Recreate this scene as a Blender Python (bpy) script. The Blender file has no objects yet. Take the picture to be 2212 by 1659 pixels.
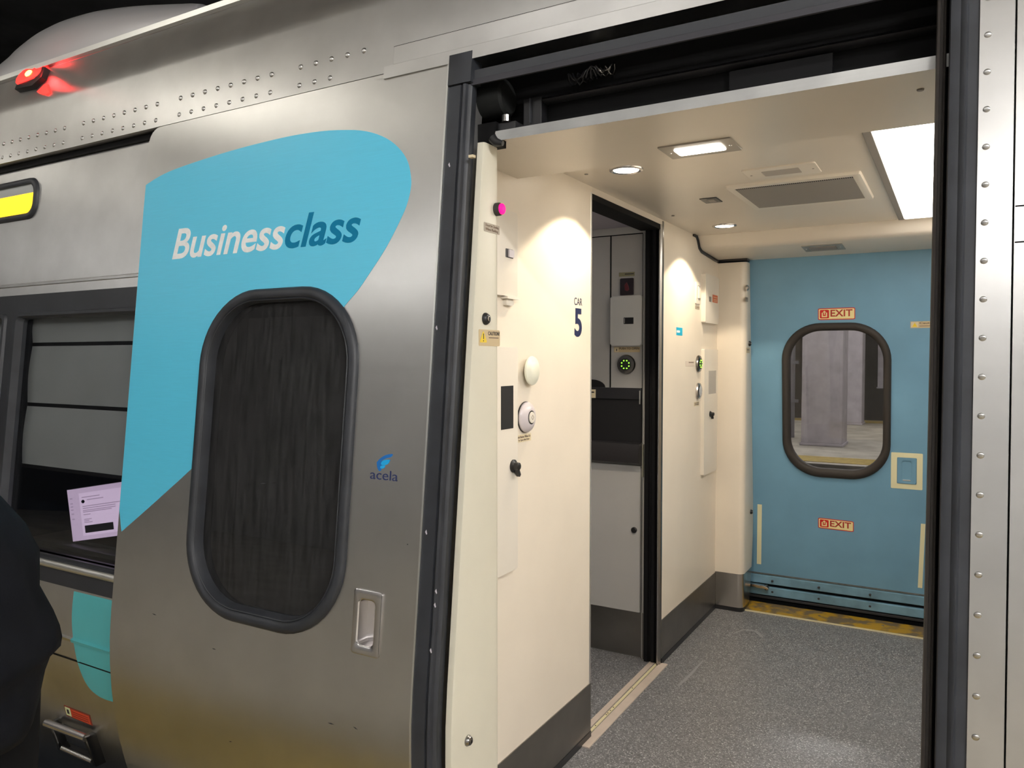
import bpy, bmesh, math, random
from mathutils import Vector, Matrix
from mathutils.geometry import delaunay_2d_cdt
random.seed(7)
SC = bpy.context.scene
COL = SC.collection
PI = math.pi

# ------------------------------------------------------------------ materials
def _nt(name):
    m = bpy.data.materials.new(name); m.use_nodes = True
    nt = m.node_tree
    return m, nt, nt.nodes['Principled BSDF'], nt.nodes, nt.links

def mat(name, col, rough=.5, metal=0., emit=None, estr=0., var=0., vscale=8., bump=0., bscale=60., stretch=(1, 1, 1), spec=.5, coat=0.):
    m, nt, b, N, L = _nt(name)
    b.inputs['Base Color'].default_value = (*col, 1)
    b.inputs['Roughness'].default_value = rough
    b.inputs['Metallic'].default_value = metal
    b.inputs['Specular IOR Level'].default_value = spec
    b.inputs['Coat Weight'].default_value = coat
    b.inputs['Coat Roughness'].default_value = .08
    if emit:
        b.inputs['Emission Color'].default_value = (*emit, 1)
        b.inputs['Emission Strength'].default_value = estr
    tc = None
    if var or bump:
        tc = N.new('ShaderNodeTexCoord'); mp = N.new('ShaderNodeMapping')
        mp.inputs['Scale'].default_value = stretch
        L.new(tc.outputs['Object'], mp.inputs['Vector'])
    if var:
        n = N.new('ShaderNodeTexNoise'); n.inputs['Scale'].default_value = vscale; n.inputs['Detail'].default_value = 5
        L.new(mp.outputs[0], n.inputs['Vector'])
        r = N.new('ShaderNodeValToRGB')
        r.color_ramp.elements[0].position = .3; r.color_ramp.elements[1].position = .72
        r.color_ramp.elements[0].color = (*[c * (1 - var) for c in col], 1)
        r.color_ramp.elements[1].color = (*[min(1, c * (1 + var)) for c in col], 1)
        L.new(n.outputs['Fac'], r.inputs['Fac']); L.new(r.outputs['Color'], b.inputs['Base Color'])
    if bump:
        n2 = N.new('ShaderNodeTexNoise'); n2.inputs['Scale'].default_value = bscale; n2.inputs['Detail'].default_value = 3
        L.new(mp.outputs[0], n2.inputs['Vector'])
        bp = N.new('ShaderNodeBump'); bp.inputs['Strength'].default_value = bump; bp.inputs['Distance'].default_value = .002
        L.new(n2.outputs['Fac'], bp.inputs['Height']); L.new(bp.outputs['Normal'], b.inputs['Normal'])
    return m

def brushed(name, col, rough=.33, aniso=.7, streak=.12, smudge=.10):
    """brushed stainless: grain runs along the car, so highlights stretch upright"""
    m, nt, b, N, L = _nt(name)
    b.inputs['Metallic'].default_value = 1.0
    b.inputs['Anisotropic'].default_value = aniso
    tg = N.new('ShaderNodeTangent'); tg.direction_type = 'UV_MAP'; tg.uv_map = 'grain'
    L.new(tg.outputs[0], b.inputs['Tangent'])
    tc = N.new('ShaderNodeTexCoord')
    mp = N.new('ShaderNodeMapping'); mp.inputs['Scale'].default_value = (3, 30, 420)
    L.new(tc.outputs['Object'], mp.inputs['Vector'])
    n = N.new('ShaderNodeTexNoise'); n.inputs['Scale'].default_value = 1.0; n.inputs['Detail'].default_value = 4
    L.new(mp.outputs[0], n.inputs['Vector'])
    n2 = N.new('ShaderNodeTexNoise'); n2.inputs['Scale'].default_value = 5.0; n2.inputs['Detail'].default_value = 6
    L.new(tc.outputs['Object'], n2.inputs['Vector'])
    mr = N.new('ShaderNodeMapRange'); mr.inputs['To Min'].default_value = rough - streak; mr.inputs['To Max'].default_value = rough + streak
    L.new(n.outputs['Fac'], mr.inputs['Value']); L.new(mr.outputs[0], b.inputs['Roughness'])
    r = N.new('ShaderNodeValToRGB')
    r.color_ramp.elements[0].position = .3; r.color_ramp.elements[1].position = .7
    r.color_ramp.elements[0].color = (*[c * (1 - smudge) for c in col], 1)
    r.color_ramp.elements[1].color = (*[min(1, c * (1 + smudge)) for c in col], 1)
    L.new(n2.outputs['Fac'], r.inputs['Fac']); L.new(r.outputs['Color'], b.inputs['Base Color'])
    bp = N.new('ShaderNodeBump'); bp.inputs['Strength'].default_value = .018; bp.inputs['Distance'].default_value = .001
    L.new(n.outputs['Fac'], bp.inputs['Height']); L.new(bp.outputs['Normal'], b.inputs['Normal'])
    return m

def thin_glass(name, tint, gloss_rough=.02, f=1.5, haze=0.0):
    m, nt, b, N, L = _nt(name)
    N.remove(b)
    out = [x for x in N if x.type == 'OUTPUT_MATERIAL'][0]
    t = N.new('ShaderNodeBsdfTransparent'); t.inputs[0].default_value = (*tint, 1)
    g = N.new('ShaderNodeBsdfGlossy'); g.inputs['Roughness'].default_value = gloss_rough; g.inputs[0].default_value = (.9, .9, .9, 1)
    lw = N.new('ShaderNodeLayerWeight'); lw.inputs[0].default_value = .5
    pw = N.new('ShaderNodeMath'); pw.operation = 'POWER'; pw.inputs[1].default_value = 4.0
    fr = N.new('ShaderNodeMath'); fr.operation = 'MULTIPLY_ADD'; fr.inputs[1].default_value = .8; fr.inputs[2].default_value = (f - 1) * .08
    L.new(lw.outputs['Facing'], pw.inputs[0]); L.new(pw.outputs[0], fr.inputs[0])
    mx = N.new('ShaderNodeMixShader')
    L.new(fr.outputs[0], mx.inputs[0]); L.new(t.outputs[0], mx.inputs[1]); L.new(g.outputs[0], mx.inputs[2])
    last = mx
    if haze:
        d = N.new('ShaderNodeBsdfDiffuse'); d.inputs[0].default_value = (.30, .30, .31, 1)
        tc = N.new('ShaderNodeTexCoord'); mp = N.new('ShaderNodeMapping'); mp.inputs['Scale'].default_value = (90, 90, 1.2)
        L.new(tc.outputs['Object'], mp.inputs['Vector'])
        n = N.new('ShaderNodeTexNoise'); n.inputs['Scale'].default_value = 1; n.inputs['Detail'].default_value = 4
        L.new(mp.outputs[0], n.inputs['Vector'])
        mr = N.new('ShaderNodeMapRange'); mr.inputs['From Min'].default_value = .35; mr.inputs['From Max'].default_value = .75
        mr.inputs['To Min'].default_value = haze * .6; mr.inputs['To Max'].default_value = haze * 1.5
        L.new(n.outputs['Fac'], mr.inputs['Value'])
        m2 = N.new('ShaderNodeMixShader')
        L.new(mr.outputs[0], m2.inputs[0]); L.new(mx.outputs[0], m2.inputs[1]); L.new(d.outputs[0], m2.inputs[2]); last = m2
    L.new(last.outputs[0], out.inputs['Surface'])
    return m

STEEL = brushed('stainless', (.575, .57, .56), rough=.34, streak=.045)
STEEL_D = brushed('stainless_door', (.575, .57, .555), rough=.32, streak=.08, smudge=.06)
STEEL_K = brushed('kick_plate_steel', (.30, .285, .265), rough=.34, streak=.06, smudge=.12)
STEEL_P = mat('post_kick_steel', (.62, .58, .53), .27, 1.0)
ALU = mat('aluminium', (.78, .78, .76), .35, 1.0)
SILVER = mat('silver_paint', (.52, .51, .53), .38, .55)
RUBBER = mat('black_rubber', (.026, .029, .036), .48, var=.25, vscale=14)
RUBBER_B = mat('brown_black_rubber', (.042, .037, .034), .6, spec=.3)
BLACK = mat('black_void', (.003, .003, .0035), .7, spec=.2)
BLACKP = mat('black_plastic', (.014, .014, .016), .38)
DGREY = mat('dark_grey_metal', (.045, .048, .055), .5, .2)
BAND = mat('window_band_black', (.022, .024, .03), .42, var=.2, vscale=10)
DECAL = mat('sky_blue_film', (.105, .60, .86), .34, var=.05, vscale=4, bump=.03, bscale=1.0, stretch=(4, 30, 400))
TURQ = mat('turquoise_film', (.10, .50, .54), .4, var=.06, vscale=5)
NAVYBLUE = mat('class_blue', (.003, .19, .36), .6, spec=.15)
WHITEL = mat('white_vinyl', (.92, .93, .94), .45, var=.06, vscale=60)
INK = mat('emblem_ink', (.022, .035, .13), .45)
WING1 = mat('wing_blue', (.008, .15, .50), .4)
WING2 = mat('wing_cyan', (.01, .42, .85), .4)
CREAM = mat('cream_wall', (.80, .725, .62), .36, var=.025, vscale=5, bump=.03, bscale=200)
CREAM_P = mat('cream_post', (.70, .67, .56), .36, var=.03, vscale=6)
CREAM_C = mat('cream_ceiling', (.72, .655, .57), .30, var=.02, vscale=4)
CREAM_B = mat('cream_box', (.76, .71, .63), .32)
GREYP = mat('grey_panel', (.50, .49, .48), .38, var=.03, vscale=5)
GREYB = mat('grey_box', (.60, .60, .59), .34)
LILAC = mat('lilac_ceiling', (.46, .43, .52), .4)
BLUE = mat('blue_door_paint', (.165, .345, .50), .42, var=.06, vscale=5, bump=.08, bscale=400)
BLUE_R = mat('blue_rib_paint', (.17, .33, .46), .42, var=.25, vscale=9)
LUMIN = mat('pale_yellow_film', (.80, .76, .50), .5)
SIGN_R = mat('sign_red', (.62, .018, .012), .45)
SIGN_T = mat('sign_text_red', (.42, .035, .02), .45)
SIGN_C = mat('sign_cream', (.88, .76, .38), .45)
SIGN_Y = mat('sign_yellow', (.85, .62, .04), .4)
LAB_T = mat('tan_label', (.58, .46, .28), .45)
LAB_C = mat('cream_label', (.72, .62, .42), .4)
LAB_G = mat('grey_label', (.34, .29, .22), .4)
TXT = mat('label_ink', (.03, .025, .03), .5)
TXT_B = mat('label_ink_faded', (.20, .14, .10), .5)
ORANGE = mat('orange_label', (.62, .13, .04), .45)
CYAN = mat('cyan_sticker', (.01, .42, .68), .4)
NAVY = mat('navy_vinyl', (.012, .018, .075), .4)
CHROME = mat('satin_chrome', (.62, .60, .60), .25, 1.0)
CHROME_D = mat('dark_chrome', (.30, .29, .28), .22, 1.0)
LILACP = mat('pearl_plastic', (.62, .57, .60), .3)
BRASS = mat('pale_brass', (.86, .77, .50), .4, .3)
RAILM = mat('threshold_metal', (.74, .63, .55), .4, .35, var=.06, vscale=14)
GRILLE = mat('vent_grey', (.26, .24, .22), .55)
BLIND = mat('window_shade', (.66, .67, .66), .8, var=.06, vscale=5)
SEATN = mat('navy_seat', (.018, .028, .05), .8)
COAT = mat('black_coat', (.004, .005, .008), .75, var=.3, vscale=12, bump=.2, bscale=90, spec=.15)
TROU = mat('dark_trousers', (.004, .0045, .006), .85, spec=.15)
SKIN = mat('skin', (.50, .30, .21), .5)
HAIR = mat('dark_hair', (.02, .014, .01), .5)
SHOE = mat('black_shoe', (.012, .012, .013), .4)
CONC = mat('column_concrete', (.42, .38, .40), .85, var=.16, vscale=5, bump=.3, bscale=40)
PLATF = mat('platform_concrete', (.44, .40, .335), .7, var=.25, vscale=3, bump=.2, bscale=60)
CEILP = mat('platform_ceiling', (.55, .54, .53), .8, var=.15, vscale=1.2)
TUNNEL = mat('tunnel_wall', (.05, .05, .055), .8, var=.3, vscale=2)
WALLB = mat('platform_far_wall', (.55, .55, .55), .75, var=.2, vscale=1.5)
YELL = mat('yellow_edge', (.42, .30, .075), .55, var=.25, vscale=12)
PIPE = mat('pipe_grey', (.20, .20, .23), .6)
BEDM = mat('track_ballast', (.05, .045, .04), .9, var=.4, vscale=15)
MARK = mat('dark_scuff', (.05, .055, .06), .6)

def emis(name, col, s):
    m, nt, b, N, L = _nt(name)
    b.inputs['Base Color'].default_value = (*[min(.9, c) for c in col], 1)
    b.inputs['Emission Color'].default_value = (*col, 1); b.inputs['Emission Strength'].default_value = s
    return m
PANEL_L = emis('lamp_diffuser', (1.0, .965, .90), 9.6)
LED_L = emis('led_diffuser', (1.0, .94, .84), 7.0)
DOWN_L = emis('downlight_lens', (1.0, .90, .75), 14.0)
TUBE_L = emis('fluorescent_tube', (1.0, .97, .92), 8.0)
TUBE_M = emis('fluorescent_tube_warm', (1.0, .95, .84), 21.0)
TUBE_B = emis('fluorescent_tube_mid', (1.0, .98, .95), 36.0)
TUBE_H = emis('fluorescent_tube_bright', (1.0, .98, .95), 225.0)
RED_L = emis('red_lamp', (1.0, .02, .015), 3.5)
REDHOT = emis('red_lamp_core', (1.0, .55, .05), 14.0)
PINK_L = emis('red_indicator', (1.0, .0, .16), 1.6)
GREEN_L = emis('green_led', (.35, 1.0, .06), 1.5)
YEL_L = emis('display_lit', (1.0, .66, .02), 1.0)
LAP_L = emis('laptop_lit', (.66, .50, .68), .95)

def speckled_floor():
    m, nt, b, N, L = _nt('speckled_vinyl')
    tc = N.new('ShaderNodeTexCoord')
    def noise(s, d=4):
        n = N.new('ShaderNodeTexNoise'); n.inputs['Scale'].default_value = s; n.inputs['Detail'].default_value = d
        L.new(tc.outputs['Object'], n.inputs['Vector']); return n
    base = N.new('ShaderNodeValToRGB')
    base.color_ramp.elements[0].color = (.078, .079, .086, 1); base.color_ramp.elements[1].color = (.21, .21, .222, 1)
    base.color_ramp.elements[0].position = .32; base.color_ramp.elements[1].position = .68
    L.new(noise(150, 6).outputs['Fac'], base.inputs['Fac'])
    v = N.new('ShaderNodeTexNoise'); v.inputs['Scale'].default_value = 190; v.inputs['Detail'].default_value = 2
    L.new(tc.outputs['Object'], v.inputs['Vector'])
    r = N.new('ShaderNodeValToRGB'); r.color_ramp.elements[0].position = .60; r.color_ramp.elements[1].position = .66
    r.color_ramp.elements[0].color = (0, 0, 0, 1); r.color_ramp.elements[1].color = (1, 1, 1, 1)
    L.new(v.outputs['Fac'], r.inputs['Fac'])
    mx = N.new('ShaderNodeMixRGB'); mx.inputs[2].default_value = (.50, .50, .52, 1)
    L.new(r.outputs['Color'], mx.inputs[0]); L.new(base.outputs['Color'], mx.inputs[1])
    L.new(mx.outputs[0], b.inputs['Base Color'])
    mr = N.new('ShaderNodeMapRange'); mr.inputs['To Min'].default_value = .28; mr.inputs['To Max'].default_value = .6
    L.new(noise(6).outputs['Fac'], mr.inputs['Value']); L.new(mr.outputs[0], b.inputs['Roughness'])
    bp = N.new('ShaderNodeBump'); bp.inputs['Strength'].default_value = .25; bp.inputs['Distance'].default_value = .002
    L.new(v.outputs['Fac'], bp.inputs['Height']); L.new(bp.outputs['Normal'], b.inputs['Normal'])
    return m
FLOORM = speckled_floor()

def worn_yellow():
    m, nt, b, N, L = _nt('worn_yellow_sill')
    tc = N.new('ShaderNodeTexCoord'); n = N.new('ShaderNodeTexNoise'); n.inputs['Scale'].default_value = 14; n.inputs['Detail'].default_value = 8
    L.new(tc.outputs['Object'], n.inputs['Vector'])
    r = N.new('ShaderNodeValToRGB'); r.color_ramp.elements[0].position = .46; r.color_ramp.elements[1].position = .58
    r.color_ramp.elements[0].color = (.20, .145, .085, 1); r.color_ramp.elements[1].color = (.55, .32, .015, 1)
    L.new(n.outputs['Fac'], r.inputs['Fac']); L.new(r.outputs['Color'], b.inputs['Base Color'])
    b.inputs['Roughness'].default_value = .42; b.inputs['Metallic'].default_value = .3
    return m
YSILL = worn_yellow()
GLASS_DOOR = thin_glass('dark_door_glass', (.10, .105, .11), f=1.38, haze=.085)
GLASS_WIN = thin_glass('tinted_window_glass', (.74, .75, .76), f=1.35)
GLASS_CLEAR = thin_glass('clear_window_glass', (.86, .86, .87), f=1.4)

# ------------------------------------------------------------------ object helpers
ORG = {}
def empty(name, loc, parent=None):
    o = bpy.data.objects.new(name, None); COL.objects.link(o)
    o.empty_display_size = .05
    if parent:
        o.parent = parent; o.location = Vector(loc) - ORG[parent.name]
    else:
        o.location = loc
    ORG[o.name] = Vector(loc)
    return o

def thing(name, label, cat, loc, group=None):
    o = empty(name, loc); o['label'] = label; o['category'] = cat
    if group: o['group'] = group
    return o

def tag(o, label, cat, group=None):
    o['label'] = label; o['category'] = cat
    if group: o['group'] = group
    return o

def make(name, bm, m, parent=None, smooth=None, label=None):
    """link bm (world coordinates) as one mesh object"""
    if not bm.verts: raise ValueError(name)
    bmesh.ops.remove_doubles(bm, verts=bm.verts, dist=1e-6)
    bmesh.ops.recalc_face_normals(bm, faces=bm.faces)
    if parent is not None: org = ORG[parent.name]
    else:
        xs = [v.co.x for v in bm.verts]; ys = [v.co.y for v in bm.verts]; zs = [v.co.z for v in bm.verts]
        org = Vector(((min(xs) + max(xs)) / 2, (min(ys) + max(ys)) / 2, min(zs)))
    uv = bm.loops.layers.uv.new('grain')
    for f in bm.faces:
        n = f.normal
        ax = abs(n.x) > .7
        for l in f.loops:
            c = l.vert.co
            l[uv].uv = (c.y if ax else c.x, c.z if abs(n.z) < .8 else c.y)
    for v in bm.verts: v.co -= org
    me = bpy.data.meshes.new(name); bm.to_mesh(me); bm.free()
    if smooth is not None:
        for p in me.polygons: p.use_smooth = True
        me.set_sharp_from_angle(angle=math.radians(smooth))
    me.materials.append(m)
    o = bpy.data.objects.new(name, me); COL.objects.link(o)
    if parent is not None: o.parent = parent
    else: o.location = org
    ORG[o.name] = org.copy()
    if label: o['label'] = label
    return o

def struct(name, bm, m, parent=None, smooth=None):
    o = make(name, bm, m, parent, smooth)
    if parent is None: o['kind'] = 'structure'
    return o

# ------------------------------------------------------------------ shape helpers
def B(): return bmesh.new()
def box(bm, x0, x1, y0, y1, z0, z1, bev=0.):
    vs = [bm.verts.new((x, y, z)) for x in (x0, x1) for y in (y0, y1) for z in (z0, z1)]
    fs = [(0, 1, 3, 2), (4, 6, 7, 5), (0, 4, 5, 1), (2, 3, 7, 6), (0, 2, 6, 4), (1, 5, 7, 3)]
    F = [bm.faces.new([vs[i] for i in f]) for f in fs]
    if bev:
        es = list({e for f in F for e in f.edges})
        bmesh.ops.bevel(bm, geom=es, offset=bev, segments=2, profile=.6, affect='EDGES')
    return bm
def boxb(*a, bev=0.): return box(B(), *a, bev=bev)

def rrect(u0, u1, v0, v1, r, n=6):
    pts = []
    for cx, cy, a0 in ((u1 - r, v0 + r, -PI / 2), (u1 - r, v1 - r, 0), (u0 + r, v1 - r, PI / 2), (u0 + r, v0 + r, PI)):
        for i in range(n + 1):
            a = a0 + PI / 2 * i / n
            pts.append((cx + r * math.cos(a), cy + r * math.sin(a)))
    return pts
def rect(u0, u1, v0, v1): return [(u0, v0), (u1, v0), (u1, v1), (u0, v1)]
def circ(cu, cv, r, n=24, su=1., sv=1.): return [(cu + r * su * math.cos(2 * PI * i / n), cv + r * sv * math.sin(2 * PI * i / n)) for i in range(n)]

def slab(bm, fm, pts, w0, w1, bev=0., seg=2):
    """plate with outline pts (u, v) from depth w0 to w1 (w grows out of the surface)"""
    a = [bm.verts.new(fm(u, v, w0)) for u, v in pts]; b = [bm.verts.new(fm(u, v, w1)) for u, v in pts]
    n = len(pts)
    bm.faces.new(a[::-1]); top = bm.faces.new(b)
    for i in range(n): bm.faces.new((a[i], a[(i + 1) % n], b[(i + 1) % n], b[i]))
    if bev: bmesh.ops.bevel(bm, geom=list(top.edges), offset=bev, segments=seg, profile=.6, affect='EDGES')
    return bm

def sheet(fm, loops, w0, w1, vcuts=(), ucuts=()):
    """plate with holes; loops[0] is the outline, others holes; cut so that it can follow a curved skin"""
    bm = B()
    for lp in loops:
        vs = [bm.verts.new((u, v, 0)) for u, v in lp]
        for i in range(len(vs)): bm.edges.new((vs[i], vs[(i + 1) % len(vs)]))
    bmesh.ops.triangle_fill(bm, use_beauty=True, use_dissolve=False, edges=list(bm.edges))
    for v in vcuts:
        bmesh.ops.bisect_plane(bm, geom=bm.verts[:] + bm.edges[:] + bm.faces[:], plane_co=(0, v, 0), plane_no=(0, 1, 0), dist=1e-6)
    for u in ucuts:
        bmesh.ops.bisect_plane(bm, geom=bm.verts[:] + bm.edges[:] + bm.faces[:], plane_co=(u, 0, 0), plane_no=(1, 0, 0), dist=1e-6)
    front = bm.faces[:]
    r = bmesh.ops.extrude_face_region(bm, geom=front)
    top = {v for v in r['geom'] if isinstance(v, bmesh.types.BMVert)}
    # extrude keeps the original faces away; put a back in place
    flat = [(v, v.co.x, v.co.y, v in top) for v in bm.verts]
    for v, x, y, t in flat: v.co = fm(x, y, w1 if t else w0)
    back = [e for e in bm.edges if e.is_boundary]
    if back:
        pass
    return bm

def ring(bm, fm, outer, inner, prof):
    """moulding between two loops of equal length; prof = [(t, w)] t 0 at the outer loop, 1 at the inner"""
    rows = []
    for t, w in prof:
        rows.append([bm.verts.new(fm(o[0] + (i[0] - o[0]) * t, o[1] + (i[1] - o[1]) * t, w)) for o, i in zip(outer, inner)])
    n = len(outer)
    rows_c = rows + [rows[0]]
    for a, b in zip(rows_c, rows_c[1:]):
        for i in range(n): bm.faces.new((a[i], a[(i + 1) % n], b[(i + 1) % n], b[i]))
    return bm

def lathe(bm, fm, cu, cv, prof, n=28, su=1., sv=1.):
    rows = [[bm.verts.new(fm(cu + r * su * math.cos(2 * PI * i / n), cv + r * sv * math.sin(2 * PI * i / n), w)) for i in range(n)] for r, w in prof]
    bm.faces.new(rows[0][::-1])
    for a, b in zip(rows, rows[1:]):
        for i in range(n): bm.faces.new((a[i], a[(i + 1) % n], b[(i + 1) % n], b[i]))
    bm.faces.new(rows[-1])
    return bm

def tube(bm, pts, r, n=10, cap=True):
    pts = [Vector(p) for p in pts]; rows = []
    rr = r if isinstance(r, (list, tuple)) else [r] * len(pts)
    prev = None
    for i, p in enumerate(pts):
        d = (pts[min(i + 1, len(pts) - 1)] - pts[max(i - 1, 0)]).normalized()
        up = prev if prev else (Vector((0, 0, 1)) if abs(d.z) < .9 else Vector((1, 0, 0)))
        a = d.cross(up).normalized(); b = a.cross(d).normalized(); prev = b
        rows.append([bm.verts.new(p + (a * math.cos(2 * PI * k / n) + b * math.sin(2 * PI * k / n)) * rr[i]) for k in range(n)])
    for a, b in zip(rows, rows[1:]):
        for k in range(n): bm.faces.new((a[k], a[(k + 1) % n], b[(k + 1) % n], b[k]))
    if cap: bm.faces.new(rows[0][::-1]); bm.faces.new(rows[-1])
    return bm

def extr_x(bm, prof, x0, x1):
    """profile [(y, z)] pushed along x"""
    a = [bm.verts.new((x0, y, z)) for y, z in prof]; b = [bm.verts.new((x1, y, z)) for y, z in prof]
    n = len(prof)
    bm.faces.new(a[::-1]); bm.faces.new(b)
    for i in range(n): bm.faces.new((a[i], a[(i + 1) % n], b[(i + 1) % n], b[i]))
    return bm

def smooth_pts(p, k=4, closed=False):
    out = []; n = len(p)
    rng = range(n if closed else n - 1)
    for i in rng:
        if closed: q = [p[(i + j) % n] for j in (-1, 0, 1, 2)]
        else: q = [p[max(i - 1, 0)], p[i], p[i + 1], p[min(i + 2, n - 1)]]
        for s in range(k):
            t = s / k
            out.append(tuple(.5 * ((2 * q[1][c]) + (-q[0][c] + q[2][c]) * t + (2 * q[0][c] - 5 * q[1][c] + 4 * q[2][c] - q[3][c]) * t * t + (-q[0][c] + 3 * q[1][c] - 3 * q[2][c] + q[3][c]) * t ** 3) for c in range(len(p[0]))))
    if not closed: out.append(tuple(p[-1]))
    return out

def text_bm(s, fm, u0, u1, v0, v1, w=.0006, shear=0., bold=0., thick=.0006, spacing=1.):
    cu = bpy.data.curves.new('t', 'FONT'); cu.body = s; cu.size = 1; cu.shear = shear; cu.offset = bold; cu.space_character = spacing
    cu.resolution_u = 6; cu.extrude = .05
    o = bpy.data.objects.new('t', cu); COL.objects.link(o)
    dg = bpy.context.evaluated_depsgraph_get()
    me = bpy.data.meshes.new_from_object(o.evaluated_get(dg))
    bpy.data.objects.remove(o); bpy.data.curves.remove(cu)
    bm = B(); bm.from_mesh(me); bpy.data.meshes.remove(me)
    xs = [v.co.x for v in bm.verts]; ys = [v.co.y for v in bm.verts]
    ax, bx, ay, by = min(xs), max(xs), min(ys), max(ys)
    for v in bm.verts:
        u = u0 + (v.co.x - ax) / (bx - ax) * (u1 - u0); q = v0 + (v.co.y - ay) / (by - ay) * (v1 - v0)
        v.co = fm(u, q, w + (thick if v.co.z > 0 else 0))
    return bm

# ------------------------------------------------------------------ the surfaces of the car
def yb(z): return 1.307 + .105 * z + (.38 * (.6 - z) ** 2 if z < .6 else 0)     # skin of the car side: leans in, tucks under below the waist
VC = [.6, .52, .44, .36, .28, .2, .12, .04, -.04, -.12, -.2]
MID = 2.8625                                                                     # the vestibule is the same on both sides of this line
def skin(off=0.): return lambda u, v, w: Vector((u, yb(v) + off - w, v))
XW = -1.11
def wallx(u, v, w): return Vector((XW + w, u, v))
def postx(u, v, w): return Vector((-.96 + w, u, v))
YC = 3.255
def corr(u, v, w): return Vector((u, YC - w, v))
def fdoor(u, v, w): return Vector((u, 4.385 - .105 * v - w, v))
ZC = 1.945
def ceil_f(u, v, w): return Vector((u, v, ZC - w))
def soff(u, v, w): return Vector((u, v, 1.868 - w))

# ================================================================== 1. outer skin
WO = .045
left = skin(WO)
win_open = rect(-4.6, -1.72, .612, 1.572)
struct('wall_outer', sheet(left, [rect(-7.0, -.998, -.3, 2.046), win_open], -.03, 0, VC), STEEL, smooth=20)
W_OUT = bpy.data.objects['wall_outer']
make('drip_moulding', extr_x(B(), [(yb(1.612) + WO, 1.617), (yb(1.612) + WO - .006, 1.614), (yb(1.606) + WO - .006, 1.606), (yb(1.604) + WO, 1.604)], -5.2, -1.75), STEEL, W_OUT)
bmx = B()
for z0, z1, d in ((.441, .456, .009),):
    extr_x(bmx, [(yb(z0) + WO, z0), (yb(z0) + WO - d * .7, z0 + .002), (yb(z1) + WO - d, z1 - .004), (yb(z1) + WO, z1)], -5.2, -1.1)
make('rub_strip', bmx, STEEL, W_OUT)
make('panel_seam', extr_x(B(), [(yb(.38) + WO - .0008, .378), (yb(.38) + WO - .0008, .3835), (yb(.38) + WO + .002, .3835), (yb(.38) + WO + .002, .378)], -5.2, -1.1), BLACK, W_OUT)

# upper body, over the doors
zc_, ze_ = 2.255, 2.412
yc_ = 1.307 + .105 * zc_ + .015
BS = .38
ye_ = yc_ + (ze_ - zc_) * BS
up = [(yb(2.06) + .02, 2.0605), (yb(2.06) + .012, 2.063), (yc_ - .0006, zc_ - .006), (yc_ + .003, zc_ + .012), (yc_ + BS * .04, zc_ + .04), (ye_ - .004, ze_ - .012), (ye_ - .008, ze_ - .004), (ye_ - .008, ze_ + .014), (ye_ + .02, ze_ + .022), (ye_ + .4, ze_ + .10), (ye_ + .4, ze_ + .05), (yc_ + .12, zc_), (yb(2.06) + .06, 2.0605)]
struct('wall_upper', extr_x(B(), up, -7.0, 2.6), STEEL, smooth=25)
W_UP = bpy.data.objects['wall_upper']
make('roof_edge_moulding', extr_x(B(), [(ye_ - .006, ze_ - .010), (ye_ - .016, ze_ - .005), (ye_ - .016, ze_ + .012), (ye_ - .004, ze_ + .019), (ye_ + .002, ze_ - .004)], -7.0, 2.6), ALU, W_UP)
# flange along the top of the doors and the slot behind it
struct('trim_1', extr_x(B(), [(yb(2.042) - .004, 2.042), (yb(2.073) - .004, 2.073), (yb(2.073) + .03, 2.073), (yb(2.042) + .06, 2.042)], -1.245, 2.6), STEEL)
struct('trim_3', extr_x(B(), [(yb(2.04) + .036, 2.04), (yb(2.075) + .036, 2.075), (yb(2.075) + .05, 2.075), (yb(2.04) + .05, 2.04)], -7.0, -1.0), BLACK)
slab(bmx := B(), skin(.005), rect(-1.222, 2.6, 2.076, 2.1215), -.006, .003, .001)
make('access_panel', bmx, STEEL, W_UP)
slab(bmx := B(), skin(.006), rect(-1.225, 2.6, 2.1215, 2.124), -.006, .0005)
make('panel_joint', bmx, BLACK, W_UP)
slab(bmx := B(), skin(.006), rect(-1.2245, -1.222, 2.073, 2.124), -.006, .0005)
make('panel_joint', bmx, BLACK, W_UP)
# rivets, one small dome each
def upw(u, v, w): return Vector((u, yb(v) + .0138 - w, v))
rv = None
for row_z, x0, x1 in ((2.137, -3.05, -1.30), (2.086, -3.05, -1.40)):
    x = x0
    k = 0
    while x < x1:
        k += 1
        if k % 9 != 0:
            if rv is None:
                b_ = lathe(B(), upw, x, row_z, [(.0075, -.003), (.0075, .0012), (.0060, .0040), (.0026, .0052)], 12)
                rv = make('rivet', b_, STEEL, W_UP, 60); rx, rz = x, row_z
            else:
                c = rv.copy(); COL.objects.link(c); c.parent = W_UP; c.location = (x - rx, (upw(0, row_z, 0) - upw(0, rz, 0)).y, row_z - rz)
        x += .0555
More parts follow.
